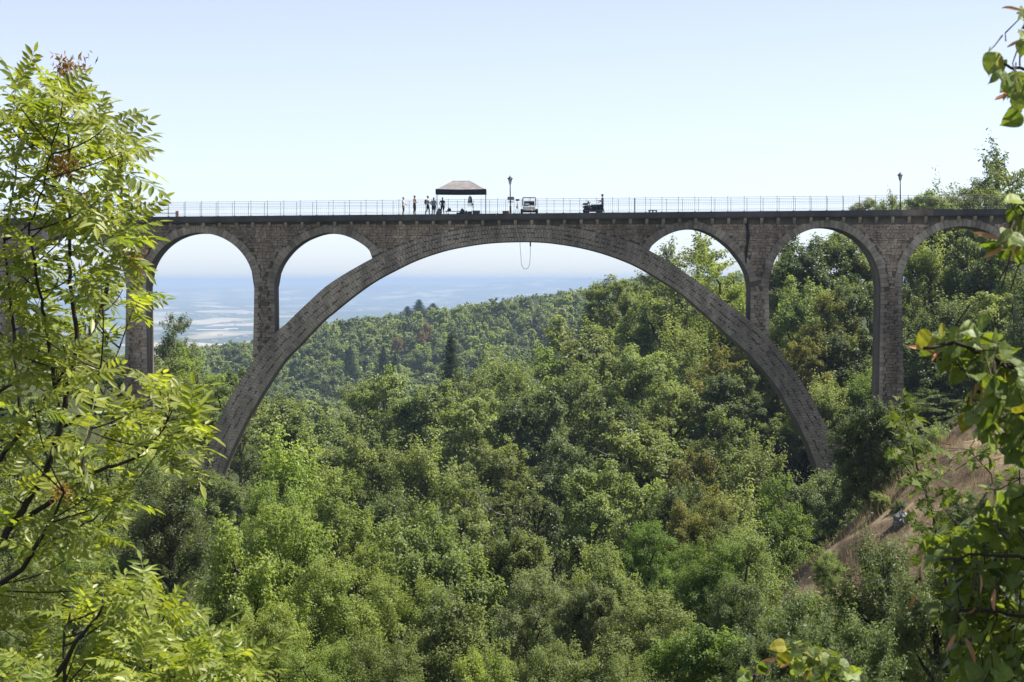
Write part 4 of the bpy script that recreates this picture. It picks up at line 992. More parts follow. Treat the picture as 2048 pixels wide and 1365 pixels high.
def tree(px, py, wpx, Y, kind, protos=None, name=None, label=None, hmin=2.5, trunk_mat=None):
    x = (px - 1024) / F * Y; zt = (HZ - py) / F * Y
    g = g1(x, Y); wr = wpx / F * Y / 2
    if kind == 'c': pr = CONM[0] if protos is None else protos; 
    else:
        if protos is None: protos = NEAR if Y < 105 else (MID if Y < 340 else FAR)
        pr = protos[int(rng.integers(len(protos)))] if isinstance(protos, list) else protos
    H = zt - g
    if name == 'shrub': H = min(H, 2.1 * wr); zt = g + H
    if H < hmin: g = zt - hmin; H = hmin
    sz = wr * rng.uniform(.88, 1.4)
    chh = pr[2] * sz
    if name == 'shrub': sz = H * .97 / pr[2]; chh = H * .97
    if chh > H * .97: sz = H * .93 / pr[2]; chh = H * .93
    rz_ = rng.uniform(0, 6.28); NT[0] += 1; ALLPOS.append((x, Y))
    if NT[0] - 1 in HIDDEN and py > 450: return None
    nm = name or ('conifer_tree' if kind == 'c' else 'broadleaf_tree')
    e = empty(nm, (x, Y, g)); e.rotation_euler = (0, 0, rz_)
    c = link('crown', pr[0], e, (0, 0, H - chh)); c.scale = (wr, wr, sz)
    c.material_slots[0].link = 'OBJECT'; c.material_slots[0].material = LEAF[kind]
    l = link('limbs', pr[1], e, (0, 0, H - chh)); l.scale = (wr, wr, sz)
    t = link('trunk', TRUNK, e); tr = max(.07, wr * .055); t.scale = (tr, tr, max(.4, H - chh + .25))
    TREES.append(dict(i=NT[0] - 1, o=e, px=px, py=py, Y=Y, kind=kind, label=label, w=wpx))
    return e
T_ = [
# nearest row, bottom of the picture
(500,1035,330,60,'b'),(345,935,230,78,'d'),(640,1120,240,58,'b'),(765,1275,210,46,'g'),(860,1035,330,82,'g'),(905,1190,270,60,'g'),(1068,1140,190,64,'p'),
(1165,1165,150,60,'p'),(1300,1185,250,58,'g'),(1425,1080,190,72,'a'),(1560,955,180,116,'a'),(1300,1045,160,88,'a'),(1205,1090,210,80,'g'),(1390,1245,270,50,'a'),
(1110,1290,230,48,'g'),(960,1305,200,46,'b'),(640,1285,200,46,'b'),(430,1250,220,44,'b'),(1250,1310,200,46,'g'),(800,1150,210,68,'b'),(1000,1060,200,84,'g'),(560,1210,220,52,'b'),
(720,1090,190,74,'b'),(1480,1165,180,60,'d'),(1480,1040,170,84,'g'),(250,1150,240,50,'g'),
# in front of the bridge, mid ravine
(590,862,250,122,'b'),(565,975,210,104,'b'),(438,944,120,152,'g'),(675,950,190,112,'b'),(770,975,150,124,'d'),(850,870,190,158,'g'),(1005,885,170,142,'g'),(925,960,190,118,'g'),
(1045,985,180,112,'d'),(1120,880,190,160,'d'),(1180,930,200,126,'g'),(1290,850,220,152,'g'),(1390,905,190,138,'y'),(1440,820,190,165,'g'),(1510,880,180,150,'g'),(1300,955,210,118,'g'),(1460,970,190,112,'g'),
(1385,1000,180,100,'y'),(560,1010,200,92,'b'),(350,985,160,120,'b'),(300,880,190,140,'g'),(205,900,190,135,'g'),(120,880,180,140,'d'),(700,860,170,165,'g'),(640,870,150,168,'g'),(1240,800,170,172,'d'),(980,960,150,124,'d'),(760,890,150,165,'g'),
(60,980,230,90,'g'),(190,1020,220,84,'g'),
# beyond the bridge
(350,632,120,240,'d'),(395,690,150,222,'b'),(325,720,150,215,'g'),(440,770,150,205,'g'),(545,790,200,208,'g'),(640,830,180,205,'g'),(480,740,140,235,'g'),(720,770,170,260,'p'),(690,830,150,230,'g'),
(780,742,190,250,'g'),(850,770,190,228,'g'),(955,790,200,212,'g'),(1010,700,190,262,'g'),(930,745,160,250,'g'),(1120,740,220,222,'g'),(1075,790,190,205,'d'),(1225,700,220,232,'g'),(1160,640,200,275,'g'),(1235,555,150,285,'g'),(1095,690,180,270,'b'),
(1330,590,190,255,'g'),(1385,462,190,250,'g'),(1340,482,150,262,'p'),(1440,488,170,235,'b'),(1300,700,180,215,'g'),(1420,690,180,205,'y'),(1370,640,170,230,'g'),(1460,740,150,198,'d'),(1290,560,160,290,'g'),(1180,740,170,215,'d'),(1340,760,190,198,'g'),
(1610,470,190,222,'d'),(1700,452,170,226,'g'),(1655,590,170,206,'y'),(1600,560,150,214,'g'),(1600,680,160,199,'y'),(1690,660,150,200,'d'),(1720,560,150,208,'d'),(1725,740,150,194,'a'),(1560,520,120,230,'g'),(1640,760,150,192,'g'),(1560,760,120,200,'d'),
(1860,480,170,218,'g'),(1950,470,190,216,'d'),(2035,460,180,214,'g'),(2038,290,230,236,'d'),(1885,368,160,240,'p'),(1958,362,180,236,'p'),(2062,540,150,168,'d'),(1822,392,120,236,'g'),(1930,372,150,232,'g'),(2000,338,160,232,'d'),(1870,384,130,230,'g'),(1762,402,100,236,'g'),(1795,384,90,238,'p'),(1740,398,90,242,'p'),(1990,380,130,225,'g'),(1900,590,180,204,'d'),(1990,580,190,200,'g'),(1860,670,170,196,'d'),(1950,700,180,192,'d'),(2040,690,170,190,'g'),(1880,780,160,188,'d'),(1980,800,180,186,'d'),(1840,400,90,244,'p'),(1920,390,100,246,'p'),
(110,640,190,235,'g'),(30,600,190,230,'d'),(190,690,170,220,'g'),(60,720,190,206,'g'),(240,720,150,216,'d'),(150,790,180,200,'g'),(260,800,150,196,'g'),(20,830,190,190,'g'),(330,820,150,192,'g'),
(1470,640,150,236,'g'),(1500,700,150,226,'y'),(1450,600,150,256,'b'),(1520,620,130,240,'g'),(1480,770,150,206,'d'),(1530,840,140,196,'g'),(1410,770,150,214,'g'),(1560,620,130,236,'g'),(1570,860,130,192,'d'),(1610,830,130,196,'g'),(1660,850,130,190,'d'),(1700,830,120,196,'g'),(1780,640,120,212,'d'),(1820,560,130,216,'g'),(1800,720,120,204,'d'),(1830,800,130,192,'g'),
(1610,960,150,134,'d'),(1660,930,140,142,'d'),(1700,960,140,130,'d'),(1760,900,140,140,'d'),(1820,880,140,138,'d'),(1900,850,150,136,'d'),(1990,840,160,132,'d'),(1575,1035,100,124,'d'),(1960,900,120,118,'g'),(1870,860,110,122,'g'),
(30,860,200,120,'g'),(110,930,200,100,'g'),(20,1000,220,80,'g'),(170,860,170,150,'d'),(230,950,170,110,'g'),(80,790,180,160,'g'),(0,770,170,165,'d'),(260,1060,180,80,'g'),(150,1100,200,64,'b'),(40,1120,200,60,'g'),(60,660,160,216,'g'),(140,720,150,206,'d'),(0,1240,220,48,'g'),
]
for (a, b, c, d, k) in T_: tree(a, b, c, d, k)
# small tree with bare stem on the right bank, shrubs of the bank
tree(1738, 800, 185, 100, 'd', NEAR[2], label='small dark tree with bare stem on the brown bank right of the arch foot')
# glossy narrow-leaved trees at the bottom right
for (a, b, c, d, w_) in ((1600, 1178, 240, 36, 'below the vivid green tree'), (1760, 1075, 270, 34, 'under the small bank tree'), (1880, 1120, 250, 30, 'behind the maple stem'), (1690, 1230, 240, 28, 'right above the lime shoot'), (1520, 1270, 200, 30, 'at the left end of its row')):
    tree(a, b, c, d, 'd', NARROW, name='ash_tree', label='glossy dark ash tree at the bottom right, ' + w_)
def shrub(px, py, wpx, Y, kind): tree(px, py, wpx, Y, kind, NARROW if Y < 95 else NEAR, name='shrub', hmin=1.0)
for (a, b, c, d, k) in ((1652,1025,80,92,'g'),(1762,985,60,96,'g'),(1800,1000,50,94,'d'),(1870,935,70,97,'g'),(1745,1030,50,90,'g'),(1630,1085,50,90,'y'),(1835,945,80,96,'g'),(1690,1075,60,86,'b'),(1790,1040,90,80,'g'),(1850,1010,110,76,'g'),(1930,960,120,84,'d')): shrub(a, b, c, d, k)
# dark spruces and pines across the valley
for (a, b, c, d) in ((902,662,92,330),(767,690,44,700),(790,702,34,690)): tree(a, b, c, d, 'c')
for (a, b, c, d) in ((838,598,46,1060),(866,606,40,1080),(815,612,40,1070),(700,690,36,800)): tree(a, b, c, d, 'c', CONM[1])
for (a, b, c, d) in ((853,648,30,930),(795,676,28,890),(842,664,22,900)): tree(a, b, c, d, 'o', FAR)
# far hillside: the nearest and largest as single trees, the rest one mass of woodland
def farline(px): return np.interp(px, [300, 440, 520, 600, 700, 830, 950, 1080, 1200, 1290, 1400, 1520], [700, 692, 680, 658, 640, 625, 608, 592, 575, 556, 548, 548])
def lowline(px): return np.interp(px, [390, 430, 520, 700, 760, 900, 1000, 1100, 1230, 1330], [770, 770, 795, 795, 750, 755, 700, 650, 575, 565])
g_ = np.random.default_rng(5); far = []
cell = defaultdict(list); tries = 0
while len(far) < 820 and tries < 14000:
    tries += 1
    Y = 420 * (1200 / 420) ** g_.random(); px = g_.uniform(390, 1330); x = (px - 1024) / F * Y
    ck = (int(x // 9), int(Y // 9))
    if any((x - q[0]) ** 2 + (Y - q[1]) ** 2 < 62 for i in (-1, 0, 1) for j in (-1, 0, 1) for q in cell[(ck[0] + i, ck[1] + j)]): continue
    H = g_.uniform(7, 13); gz_ = g1(x, Y); py = HZ - (gz_ + H) / Y * F
    if py < farline(px) - 4 or py > lowline(px) + 22: continue
    cell[ck].append((x, Y)); far.append((px, py, g_.uniform(7, 11.5) / Y * F, Y, str(g_.choice(list('ggggggdddddbp')))))
for px in np.arange(430, 1520, 15):            # the ridge line itself
    far.append((px + g_.normal(0, 4), farline(px) + g_.uniform(-4, 5), g_.uniform(24, 44), g_.uniform(1060, 1200), str(g_.choice(list('ggdddb')))))
far.sort(key=lambda t: -t[2] * (1 if t[1] < lowline(t[0]) - 8 else .3))
NFAR = 90
for t in far[:NFAR]: tree(*t, FAR if t[3] > 420 else MID)
V = []; Ff = []; Tn = []; Mi = []; b0_ = 0; KL = list('gdbyp')
for (px, py, wp, Y, k) in far[NFAR:]:
    pr = WOOD[int(g_.integers(2))][0]; n_ = len(pr.vertices); co = np.empty(n_ * 3, np.float32); pr.vertices.foreach_get('co', co); co = co.reshape(-1, 3)
    wr = wp / F * Y / 2; an = g_.uniform(0, 6.28); ca, sa = math.cos(an), math.sin(an); zt = (HZ - py) / F * Y; hh = 2.0 * wr
    V.append(np.c_[(co[:, 0] * ca - co[:, 1] * sa) * wr + (px - 1024) / F * Y, (co[:, 0] * sa + co[:, 1] * ca) * wr + Y, zt - hh + co[:, 2] * wr])
    tn = np.empty(n_ // 4, np.float32); pr.attributes['tone'].data.foreach_get('value', tn); Tn.append(tn); Mi += [KL.index(k)] * (n_ // 4)
V = np.vstack(V); n_ = len(V)
wood = link('far_woodland', np_mesh('far_woodland', V, np.arange(n_), np.full(n_ // 4, 4), [LEAF[k] for k in KL], tone=np.concatenate(Tn), midx=Mi))
tag(wood, 'mass of hazy treetops covering the far hillside beneath the great arch', 'woodland', kind='stuff')
# fill the gaps of the ravine
def fline(px, Y):
    if Y < 178: return np.interp(px, [0, 250, 440, 560, 700, 900, 1100, 1400, 1600, 1700, 2048], [760, 900, 985, 930, 960, 930, 920, 880, 960, 1150, 1150])
    return np.interp(px, [0, 300, 440, 520, 700, 900, 1100, 1250, 1400, 1700, 2048], [640, 720, 760, 800, 790, 770, 660, 580, 510, 480, 470])
occ = list(ALLPOS)
cnt = 0; tries = 0
while cnt < 95 and tries < 6000:
    tries += 1
    Y = g_.uniform(50, 335); px = g_.uniform(-60, 2110); x = (px - 1024) / F * Y
    if 175 < Y < 190: continue
    if 78 < Y < 112 and px > 1500: continue
    if any((x - q[0]) ** 2 + (Y - q[1]) ** 2 < 22 for q in occ): continue
    H = g_.uniform(5.5, 9.5); py = HZ - (g1(x, Y) + H) / Y * F
    if py < fline(px, Y) or py > 1365: continue
    occ.append((x, Y)); cnt += 1
    tree(px, py, g_.uniform(4, 6.5) / Y * F, Y, g_.choice(list('gggggddb')))
for (a, b, c, d, k) in ((1500, 588, 110, 300, 'g'), (1472, 566, 110, 330, 'd'), (1440, 575, 110, 310, 'g')): tree(a, b, c, d, k, MID)
print('trees', len(TREES))

# labels
KN = {'g': 'mid-green', 'b': 'bright yellow-green', 'd': 'dark green', 'p': 'pale grey-green', 'y': 'tawny olive', 'a': 'vivid green', 'c': 'dark conical', 'o': 'orange-tinged'}
def zone(t):
    px, Y = t['px'], t['Y']
    dz = 'at the bottom edge' if Y < 75 else 'before the bridge' if Y < 178 else 'behind the bridge' if Y < 345 else 'on the far hillside'
    cz = 'behind the foreground ash' if px < 300 else 'under the leftmost clear arch' if px < 520 else 'left of the gazebo' if px < 760 else 'below the gazebo' if px < 990 else 'below the cart' if px < 1130 else 'below the quad bike' if px < 1300 else 'right of the quad bike' if px < 1510 else 'beside the right arch foot' if px < 1760 else 'right of the tall pier'
    return dz, cz
ORD = ['first', 'second', 'third', 'fourth', 'fifth', 'sixth', 'seventh', 'eighth', 'ninth', 'tenth', 'eleventh', 'twelfth', 'thirteenth', 'fourteenth', 'fifteenth', 'sixteenth', 'seventeenth', 'eighteenth', 'nineteenth', 'twentieth'] + [t + '-' + u for t in ('twenty', 'thirty') for u in ('first', 'second', 'third', 'fourth', 'fifth', 'sixth', 'seventh', 'eighth', 'ninth')]
zs = defaultdict(list)
for t in TREES:
    nm = t['o'].name.split('.')[0]; kd_ = {'broadleaf_tree': 'tree', 'conifer_tree': 'conifer', 'ash_tree': 'ash tree', 'shrub': 'shrub'}[nm]
    t['nm'] = kd_; zs[(kd_, t['kind'], zone(t))].append(t)
for (kd_, k, (dz, cz)), lst in zs.items():
    lst.sort(key=lambda t: t['px'])
    for i, t in enumerate(lst):
        lab = t['label'] or (f'{KN[k]} {kd_} {dz}, {cz}' if len(lst) == 1 else f'{ORD[min(i, 37)]} {KN[k]} {kd_} from the left {dz}, {cz}')
        tag(t['o'], lab, {'ash tree': 'tree', 'conifer': 'tree'}.get(kd_, kd_), f'{kd_}s {dz}')

# ------------------------------------------------------------------ foreground foliage
def leaflet(V, Fs, Tn, base, ax, nrm, L, Wd, tone, curl=.12):
    sd_ = np.cross(nrm, ax); b = len(V)
    def P(t, s, dz=0): return base + ax * (L * t) + sd_ * (Wd * s) + nrm * (-curl * L * t * t + dz)
    V += [P(0, 0), P(.28, .42, .06 * Wd), P(.62, .40, .05 * Wd), P(1, 0), P(.62, -.40, .05 * Wd), P(.28, -.42, .06 * Wd), P(.45, 0, -.10 * Wd)]
    Fs += [(b, b + 1, b + 6), (b + 1, b + 2, b + 6), (b + 2, b + 3, b + 6), (b + 3, b + 4, b + 6), (b + 4, b + 5, b + 6), (b + 5, b, b + 6)]
    Tn += [tone] * 6
def compound_leaf(seed, L=.25, pairs=5, ll=.088, lw=.033):
    """pinnate leaf along +X, upper side +Z"""
    g = np.random.default_rng(seed); V = []; Fs = []; Tn = []
    X = np.array([1., 0, 0]); Z = np.array([0, 0, 1.]); Yv = np.array([0, 1., 0])
    def rach(t): return np.array([L * t, 0, -.16 * L * t * t])
    for i in range(pairs):
        t = .28 + .64 * i / (pairs - .5)
        for s in (-1, 1):
            ax = unit(X * g.uniform(.35, .6) + Yv * s + Z * g.uniform(-.45, .05)); n = unit(Z + Yv * s * g.uniform(-.3, .2) + g.normal(0, .15, 3)); n = unit(n - ax * n.dot(ax))
            leaflet(V, Fs, Tn, rach(t), ax, n, ll * g.uniform(.8, 1.15) * (1 - .12 * abs(i - pairs / 2) / pairs), lw * g.uniform(.85, 1.15), np.clip(g.normal(.5, .17), 0, .93), g.uniform(.05, .3))
    leaflet(V, Fs, Tn, rach(.95), unit(X + Z * -.35), unit(Z + X * .35), ll, lw, .55)
    b = len(V); n = 5                                              # rachis
    for i in range(n):
        p = rach(i / (n - 1)); r_ = .0022 * (1 - .6 * i / n)
        V += [p + Yv * r_, p - Yv * r_, p - Z * r_ * 1.6]
    for i in range(n - 1):
        for k in range(3): Fs.append((b + 3 * i + k, b + 3 * i + (k + 1) % 3, b + 3 * i + 3 + (k + 1) % 3, b + 3 * i + 3 + k)); Tn.append(.8)
    return np.array(V), Fs, np.array(Tn)
def outline_leaf(seed, pts, L, fold=.22, curl=.25):
    """broad leaf from a half outline (t along the blade, half width), base at origin, along +X"""
    g = np.random.default_rng(seed); V = []; Fs = []
    n = len(pts)
    for t, hw_ in pts:
        z = -curl * L * t * t + g.normal(0, .012) * L
        V.append((L * t, 0, z))
        for s in (1, .55, -.55, -1):
            V.append((L * t + (0 if abs(s) < 1 else g.normal(0, .01) * L), L * hw_ * s, z + fold * L * hw_ * abs(s) * (1 if abs(s) < 1 else .75) + g.normal(0, .008) * L))
    order = [1, 2, 0, 3, 4]
    for i in range(n - 1):
        for k in range(4):
            a, b = order[k], order[k + 1]; Fs.append((5 * i + b, 5 * i + a, 5 * i + 5 + a, 5 * i + 5 + b))
    b = len(V); V += [(-.45 * L, -.003, .05 * L), (-.45 * L, .003, .05 * L), (0.02 * L, .003, 0), (0.02 * L, -.003, 0)]; Fs.append((b, b + 1, b + 2, b + 3))
    return np.array(V), Fs, np.full(len(Fs), .5) + g.normal(0, .11, len(Fs))
HEART = [(-.10, .20), (-.06, .34), (.05, .46), (.2, .52), (.38, .50), (.56, .41), (.72, .29), (.86, .15), (.95, .05), (1.05, .006)]
LOBED = [(-.05, .12), (0.0, .30), (.06, .55), (.14, .30), (.24, .24), (.38, .58), (.50, .50), (.56, .26), (.66, .22), (.82, .17), (1.0, .01)]
BRACT = [(0, .02), (.08, .06), (.3, .09), (.6, .10), (.85, .07), (1.0, .02)]
def tone_var(lf, g): return np.clip(lf[2] + g.normal(0, .18), 0, .93)
def place_leaves(parent, poses, variants, mat, name, nmax=300, origin=(0, 0, 0), seed=1):
    """poses: list of (matrix4x4 world, variant, priority); biggest nmax become single objects"""
    g = np.random.default_rng(seed)
    poses = sorted(poses, key=lambda p: -p[2]); mes = []
    for v in variants:
        for q in range(3):
            sizes = [len(f) for f in v[1]]; mes.append(np_mesh(name, v[0], [i for f in v[1] for i in f], sizes, [mat], tone=tone_var(v, g), smooth=False))
    O = Vector(origin)
    for M, vi, pr in poses[:nmax]:
        o = link(name, mes[vi * 3 + int(g.integers(3))], parent); o.matrix_local = Matrix.Translation(-O) @ M
    V = []; Ff = []; S = []; Tn = []; b = 0
    for M, vi, pr in poses[nmax:]:
        v = variants[vi]; A = np.array(M); V.append(v[0] @ A[:3, :3].T + A[:3, 3] - np.array(origin))
        for f in v[1]: Ff += [b + i for i in f]; S.append(len(f))
        Tn.append(tone_var(v, g)); b += len(v[0])
    if V:
        nm = name + 's' if not name.endswith('leaf') else name[:-4] + 'leaves'
        o = link(nm, np_mesh(nm, np.vstack(V), Ff, S, [mat], tone=np.concatenate(Tn)), parent); o['kind'] = 'stuff'
def frame_mat(pos, ax, up, sc):
    ax = Vector(ax).normalized(); up = Vector(up); up = (up - ax * up.dot(ax))
    up = up.normalized() if up.length > 1e-4 else ax.orthogonal().normalized()
    y_ = up.cross(ax); M = Matrix((ax * sc, y_ * sc, up * sc)).transposed().to_4x4(); M.translation = Vector(pos)
    return M

# ---- the ash at the left
ASHY = 11.0
def ash_tree(name, label, base_w, stems, shoots, Y0, seed, nleaves, lsc=1.0, nmax=300, clusters=(), shrink=1.0):
    g = np.random.default_rng(seed)
    e = empty(name, base_w); tag(e, label, 'tree'); O = np.array(base_w)
    nodes = []
    trunk = MB(); first = True
    for pts, r0, r1, dy in stems:
        P_ = cr(pts, 18); n = len(P_); wp = []
        for i, p in enumerate(P_):
            Yp = Y0 + dy[0] + (dy[1] - dy[0]) * i / (n - 1)
            q = W(p[0], p[1], Yp) + g.normal(0, .004, 3); wp.append(q)
        rr = [.84 * (r0 + (r1 - r0) * i / (n - 1)) for i in range(n)]
        if first: wp = [O + np.array([0, 0, -.3]), O * .6 + wp[0] * .4] + wp; rr = [r0 * 1.9, r0 * 1.4] + rr
        m_ = MB(); m_.tube([p - O for p in wp], rr, 7); m_.build('trunk' if first else 'branch', M_BARKD, e, smooth=True); first = False
        nodes += [(p, r_) for p, r_ in zip(wp, rr)]
    NP = np.array([p for p, _ in nodes]); poses = []
    tw = MB()
    for (px, py, rpx) in shoots:
        px = px * (shrink if py < 740 else min(1, shrink + .1)); rpx *= .85
        Yp = Y0 + g.uniform(-.9, .9); tip = W(px, py, Yp); r_ = rpx / F * Yp
        d2 = ((NP - tip) ** 2).sum(1) + 1.2 * np.maximum(0, NP[:, 2] - tip[2] + .12); src = NP[d2.argmin()]
        ctrl = src * .45 + tip * .55 + np.array([0, 0, -.04]) + g.normal(0, .02, 3)
        curve = [src * (1 - t) ** 2 + ctrl * 2 * t * (1 - t) + tip * t * t for t in np.linspace(0, 1, 6)]
        tw.tube([c - O for c in curve], [.0052, .0046, .0042, .0038, .003, .0025], 5, cap=False)
        dirv = unit(tip - curve[-3]); dirv = unit(dirv + np.array([0, 0, .7]))
        k = nleaves + int(g.integers(-2, 3))
        for i in range(k):
            t = i / k; p = tip - dirv * (r_ * .9) * (1 - t) + g.normal(0, .02, 3)
            a = i * 2.4 + g.uniform(-.4, .4); ort = unit(np.cross(dirv, [0.3, 1, 0.2])); o2 = np.cross(dirv, ort)
            ax = unit((ort * math.cos(a) + o2 * math.sin(a)) * (1.0 - .35 * t) + dirv * (.25 + .75 * t) + np.array([.18, 0, -.12]))
            up = unit(np.array([.25, -.1, 1.0]) + g.normal(0, .35, 3))
            sc = lsc * g.uniform(.7, 1.1) * (1 - .3 * t)
            poses.append((frame_mat(p, ax, up, sc), int(g.integers(8)), sc * (1 if (0 < px < 2048 and 0 < py < 1365) else .1)))
    tw.build('twigs', M_BARKD, e, smooth=True)['kind'] = 'stuff'
    var = [compound_leaf(100 + i, L=.24 + .02 * (i % 3), pairs=4 + i % 3) for i in range(8)]
    place_leaves(e, poses, var, M_ASH, 'leaf', nmax, base_w, seed)
    for (px, py, s) in clusters:                      # dry reddish seed clusters
        c = W(px, py, Y0 - .35); n = 130
        pos = c - O + g.normal(0, 1, (n, 3)) * np.array([.035, .035, .03]) * s
        V, Ff, sz, tn = leaf_quads(pos, unit(g.normal(size=(n, 3))), .034 * s, .010 * s, np.clip(g.normal(.5, .25, n), 0, .93), g, 1.5)
        link('seed_cluster', np_mesh('seed_cluster', V, Ff, sz, [M_ASHDRY], tone=tn), e)['kind'] = 'stuff'
    return e
stems = [
 ([(-70,1180),(0,1085),(60,1000),(105,915),(122,846),(134,783),(154,684),(141,580),(138,489),(140,352),(136,248),(135,150)], .026, .005, (0, -.1)),
 ([(157,700),(182,670),(204,616),(227,516),(238,475),(243,398),(243,253),(262,225)], .017, .004, (0, .35)),
 ([(122,850),(90,640),(59,466),(68,434),(86,370),(105,290)], .014, .004, (0, -.5)),
 ([(44,861),(20,600),(10,480),(27,380),(34,325),(50,250)], .014, .004, (.1, .5)),
 ([(-60,1010),(0,919),(44,861),(93,797),(130,740)], .018, .010, (0, -.2)),
 ([(-40,820),(0,783),(49,749),(80,700)], .014, .008, (.2, .3)),
 ([(60,1030),(130,990),(166,963),(180,949),(273,914),(312,880),(345,820)], .018, .005, (0, -.6)),
 ([(166,963),(168,914),(190,831),(214,773),(235,700)], .012, .005, (0, .4)),
 ([(127,856),(166,827),(190,788),(200,740)], .011, .005, (0, -.3)),
 ([(-60,1200),(0,1168),(44,1139),(73,1090),(107,1036),(122,1002),(128,985)], .022, .007, (-.2, -.5)),
 ([(73,1090),(150,1060),(230,1010)], .011, .004, (-.3, .2)),
]
shoots = [(135,170,55),(112,190,55),(168,195,55),(150,188,40),(140,250,60),(92,240,50),(188,262,45),(180,225,40),(62,262,50),(18,235,55),(12,330,50),(42,300,50),(255,252,42),(280,285,42),(232,315,36),(285,308,30),(212,330,45),
(100,300,50),(150,320,55),(112,350,50),(60,362,45),(20,430,45),(188,395,55),(232,402,40),(286,425,36),(308,432,34),(130,420,50),(160,470,55),(220,460,55),(272,470,42),(80,440,45),(30,520,60),(80,540,55),(8,585,60),(140,555,55),
(190,540,60),(240,560,60),(292,580,48),(322,608,38),(225,615,40),(200,620,55),(100,610,50),(60,655,60),(10,690,60),(150,690,50),(205,676,44),(40,740,50),(120,740,50),(196,742,42),(330,775,48),(368,795,46),(398,845,38),(352,848,52),
(306,812,46),(342,895,42),(385,885,32),(282,876,42),(230,860,40),(165,850,42),(222,920,42),(130,950,45),(196,985,48),(60,905,40),(250,1000,40),(150,1030,48),(205,1062,48),(100,1085,50),(36,1060,45),(58,1150,50),(140,1120,50),(20,960,45),(20,870,45),(70,800,45),(110,680,45),(30,190,40),
(20,1200,55),(90,1200,50),(40,1280,55),(110,1290,50),(190,1180,45)]
# dense near shoots of the lower crown
ash = ash_tree('ash_tree', 'tall bright yellow-green ash with long pinnate leaves, nearest on the left', (-3.6, 11.2, g1(-3.6, 11.2)), stems, shoots, ASHY, 3, 8, 1.06, 300,
               [(125,330,1.3),(150,400,1.0),(128,985,1.1),(138,135,1.2),(265,525,1.0),(108,175,.8)], shrink=.84)
stems2 = [([(40,1420),(102,1365),(156,1280),(200,1231),(206,1190)], .020, .005, (0, -.2)), ([(127,1400),(130,1265),(150,1210)], .012, .004, (.1, .2)), ([(230,1440),(300,1330),(312,1270),(330,1230)], .014, .004, (-.1, -.4)),
          ([(300,1430),(380,1360),(430,1320),(480,1310)], .012, .004, (-.1, -.5))]
shoots2 = [(200,1215,45),(170,1230,45),(232,1225,45),(285,1195,45),(320,1215,42),(345,1250,42),(300,1255,45),(250,1270,45),(210,1290,48),(150,1310,48),(330,1300,45),(375,1290,42),(390,1330,42),(440,1320,40),(480,1335,40),(505,1350,34),(270,1330,48),(330,1350,45),(90,1340,48),(30,1340,48),(430,1365,42),(200,1360,48),(150,1375,48),(470,1380,42),(380,1385,45),(300,1390,48),(80,1390,48),(20,1385,48),(250,1180,38)]
ash_tree('ash_sapling', 'low spreading ash sapling with pale leaves in the bottom corner beneath the tall ash', (-2.2, 8.8, g1(-2.2, 8.8)), stems2, shoots2, 8.8, 5, 12, .80, 200)

# ---- lime tree leaning in from the right
def leafy_tree(name, label, base_w, stems, clumps, Y0, seed, variants, mat, lsize, nmax=200, leafname='leaf', extra=None, up=(.35, -.25, 1.0), cat='tree', spread=1.0, dens=2.1):
    g = np.random.default_rng(seed); e = empty(name, base_w); tag(e, label, cat); O = np.array(base_w); nodes = []
    first = True
    for pts, r0, r1, dy in stems:
        P_ = cr(pts, 20); n = len(P_)
        wp = [W(p[0], p[1], Y0 + dy[0] + (dy[1] - dy[0]) * i / (n - 1)) + g.normal(0, .003, 3) for i, p in enumerate(P_)]
        rr = [r0 + (r1 - r0) * i / (n - 1) for i in range(n)]
        if first: wp = [O + np.array([0, 0, -.3])] + wp; rr = [r0 * 1.3] + rr
        m_ = MB(); m_.tube([p - O for p in wp], rr, 7); m_.build('trunk' if first else 'branch', M_BARKD, e, smooth=True); first = False
        nodes += wp
    NP = np.array(nodes); poses = []; poses2 = []; tw = MB()
    for cl in clumps:
        px, py, rpx, cntl = cl[:4]; dyy = cl[4] if len(cl) > 4 else 0.0
        for i in range(int(cntl * dens)):
            a = g.uniform(0, 6.28); rr = rpx * math.sqrt(g.random()); Yp = Y0 + dyy + g.uniform(-.3, .3) * spread
            p = W(px + math.cos(a) * rr, py + math.sin(a) * rr * .8, Yp)
            src = NP[((NP - p) ** 2).sum(1).argmin()]
            out = unit(p - src + g.normal(0, .03, 3)); ax = unit(out * .5 + np.array([g.normal(0, .5) - .25, g.normal(0, .5), -.45 + g.normal(0, .35)]))
            nn = unit(np.array(up) + g.normal(0, .45, 3)); sc = lsize * g.uniform(.65, 1.15)
            poses.append((frame_mat(p, ax, nn, sc), int(g.integers(len(variants))), sc * (1 if px < 2075 else .01)))
            dv = src - p; dl = np.linalg.norm(dv); src = p + dv * min(1, .09 * Y0 / 5 / max(dl, 1e-6))
            if i % 3 == 0: tw.tube([src - O, (src + p) / 2 - O + g.normal(0, .012, 3), p - O], [.0026, .002, .0012], 4, cap=False)
    tw.build('twigs', M_BARK, e)['kind'] = 'stuff'
    place_leaves(e, poses, variants, mat, leafname, nmax, base_w, seed)
    if extra: extra(e, O, g)
    return e
hearts = [outline_leaf(200 + i, HEART, 1.0, fold=.10 + .06 * (i % 4), curl=.12 + .1 * (i % 3)) for i in range(6)]
lobes = [outline_leaf(220 + i, LOBED, 1.0, fold=.14 + .06 * (i % 3), curl=.15 + .1 * (i % 3)) for i in range(5)]
bracts = [outline_leaf(240 + i, BRACT, 1.0, fold=.5, curl=.2) for i in range(3)]
LY = 5.2
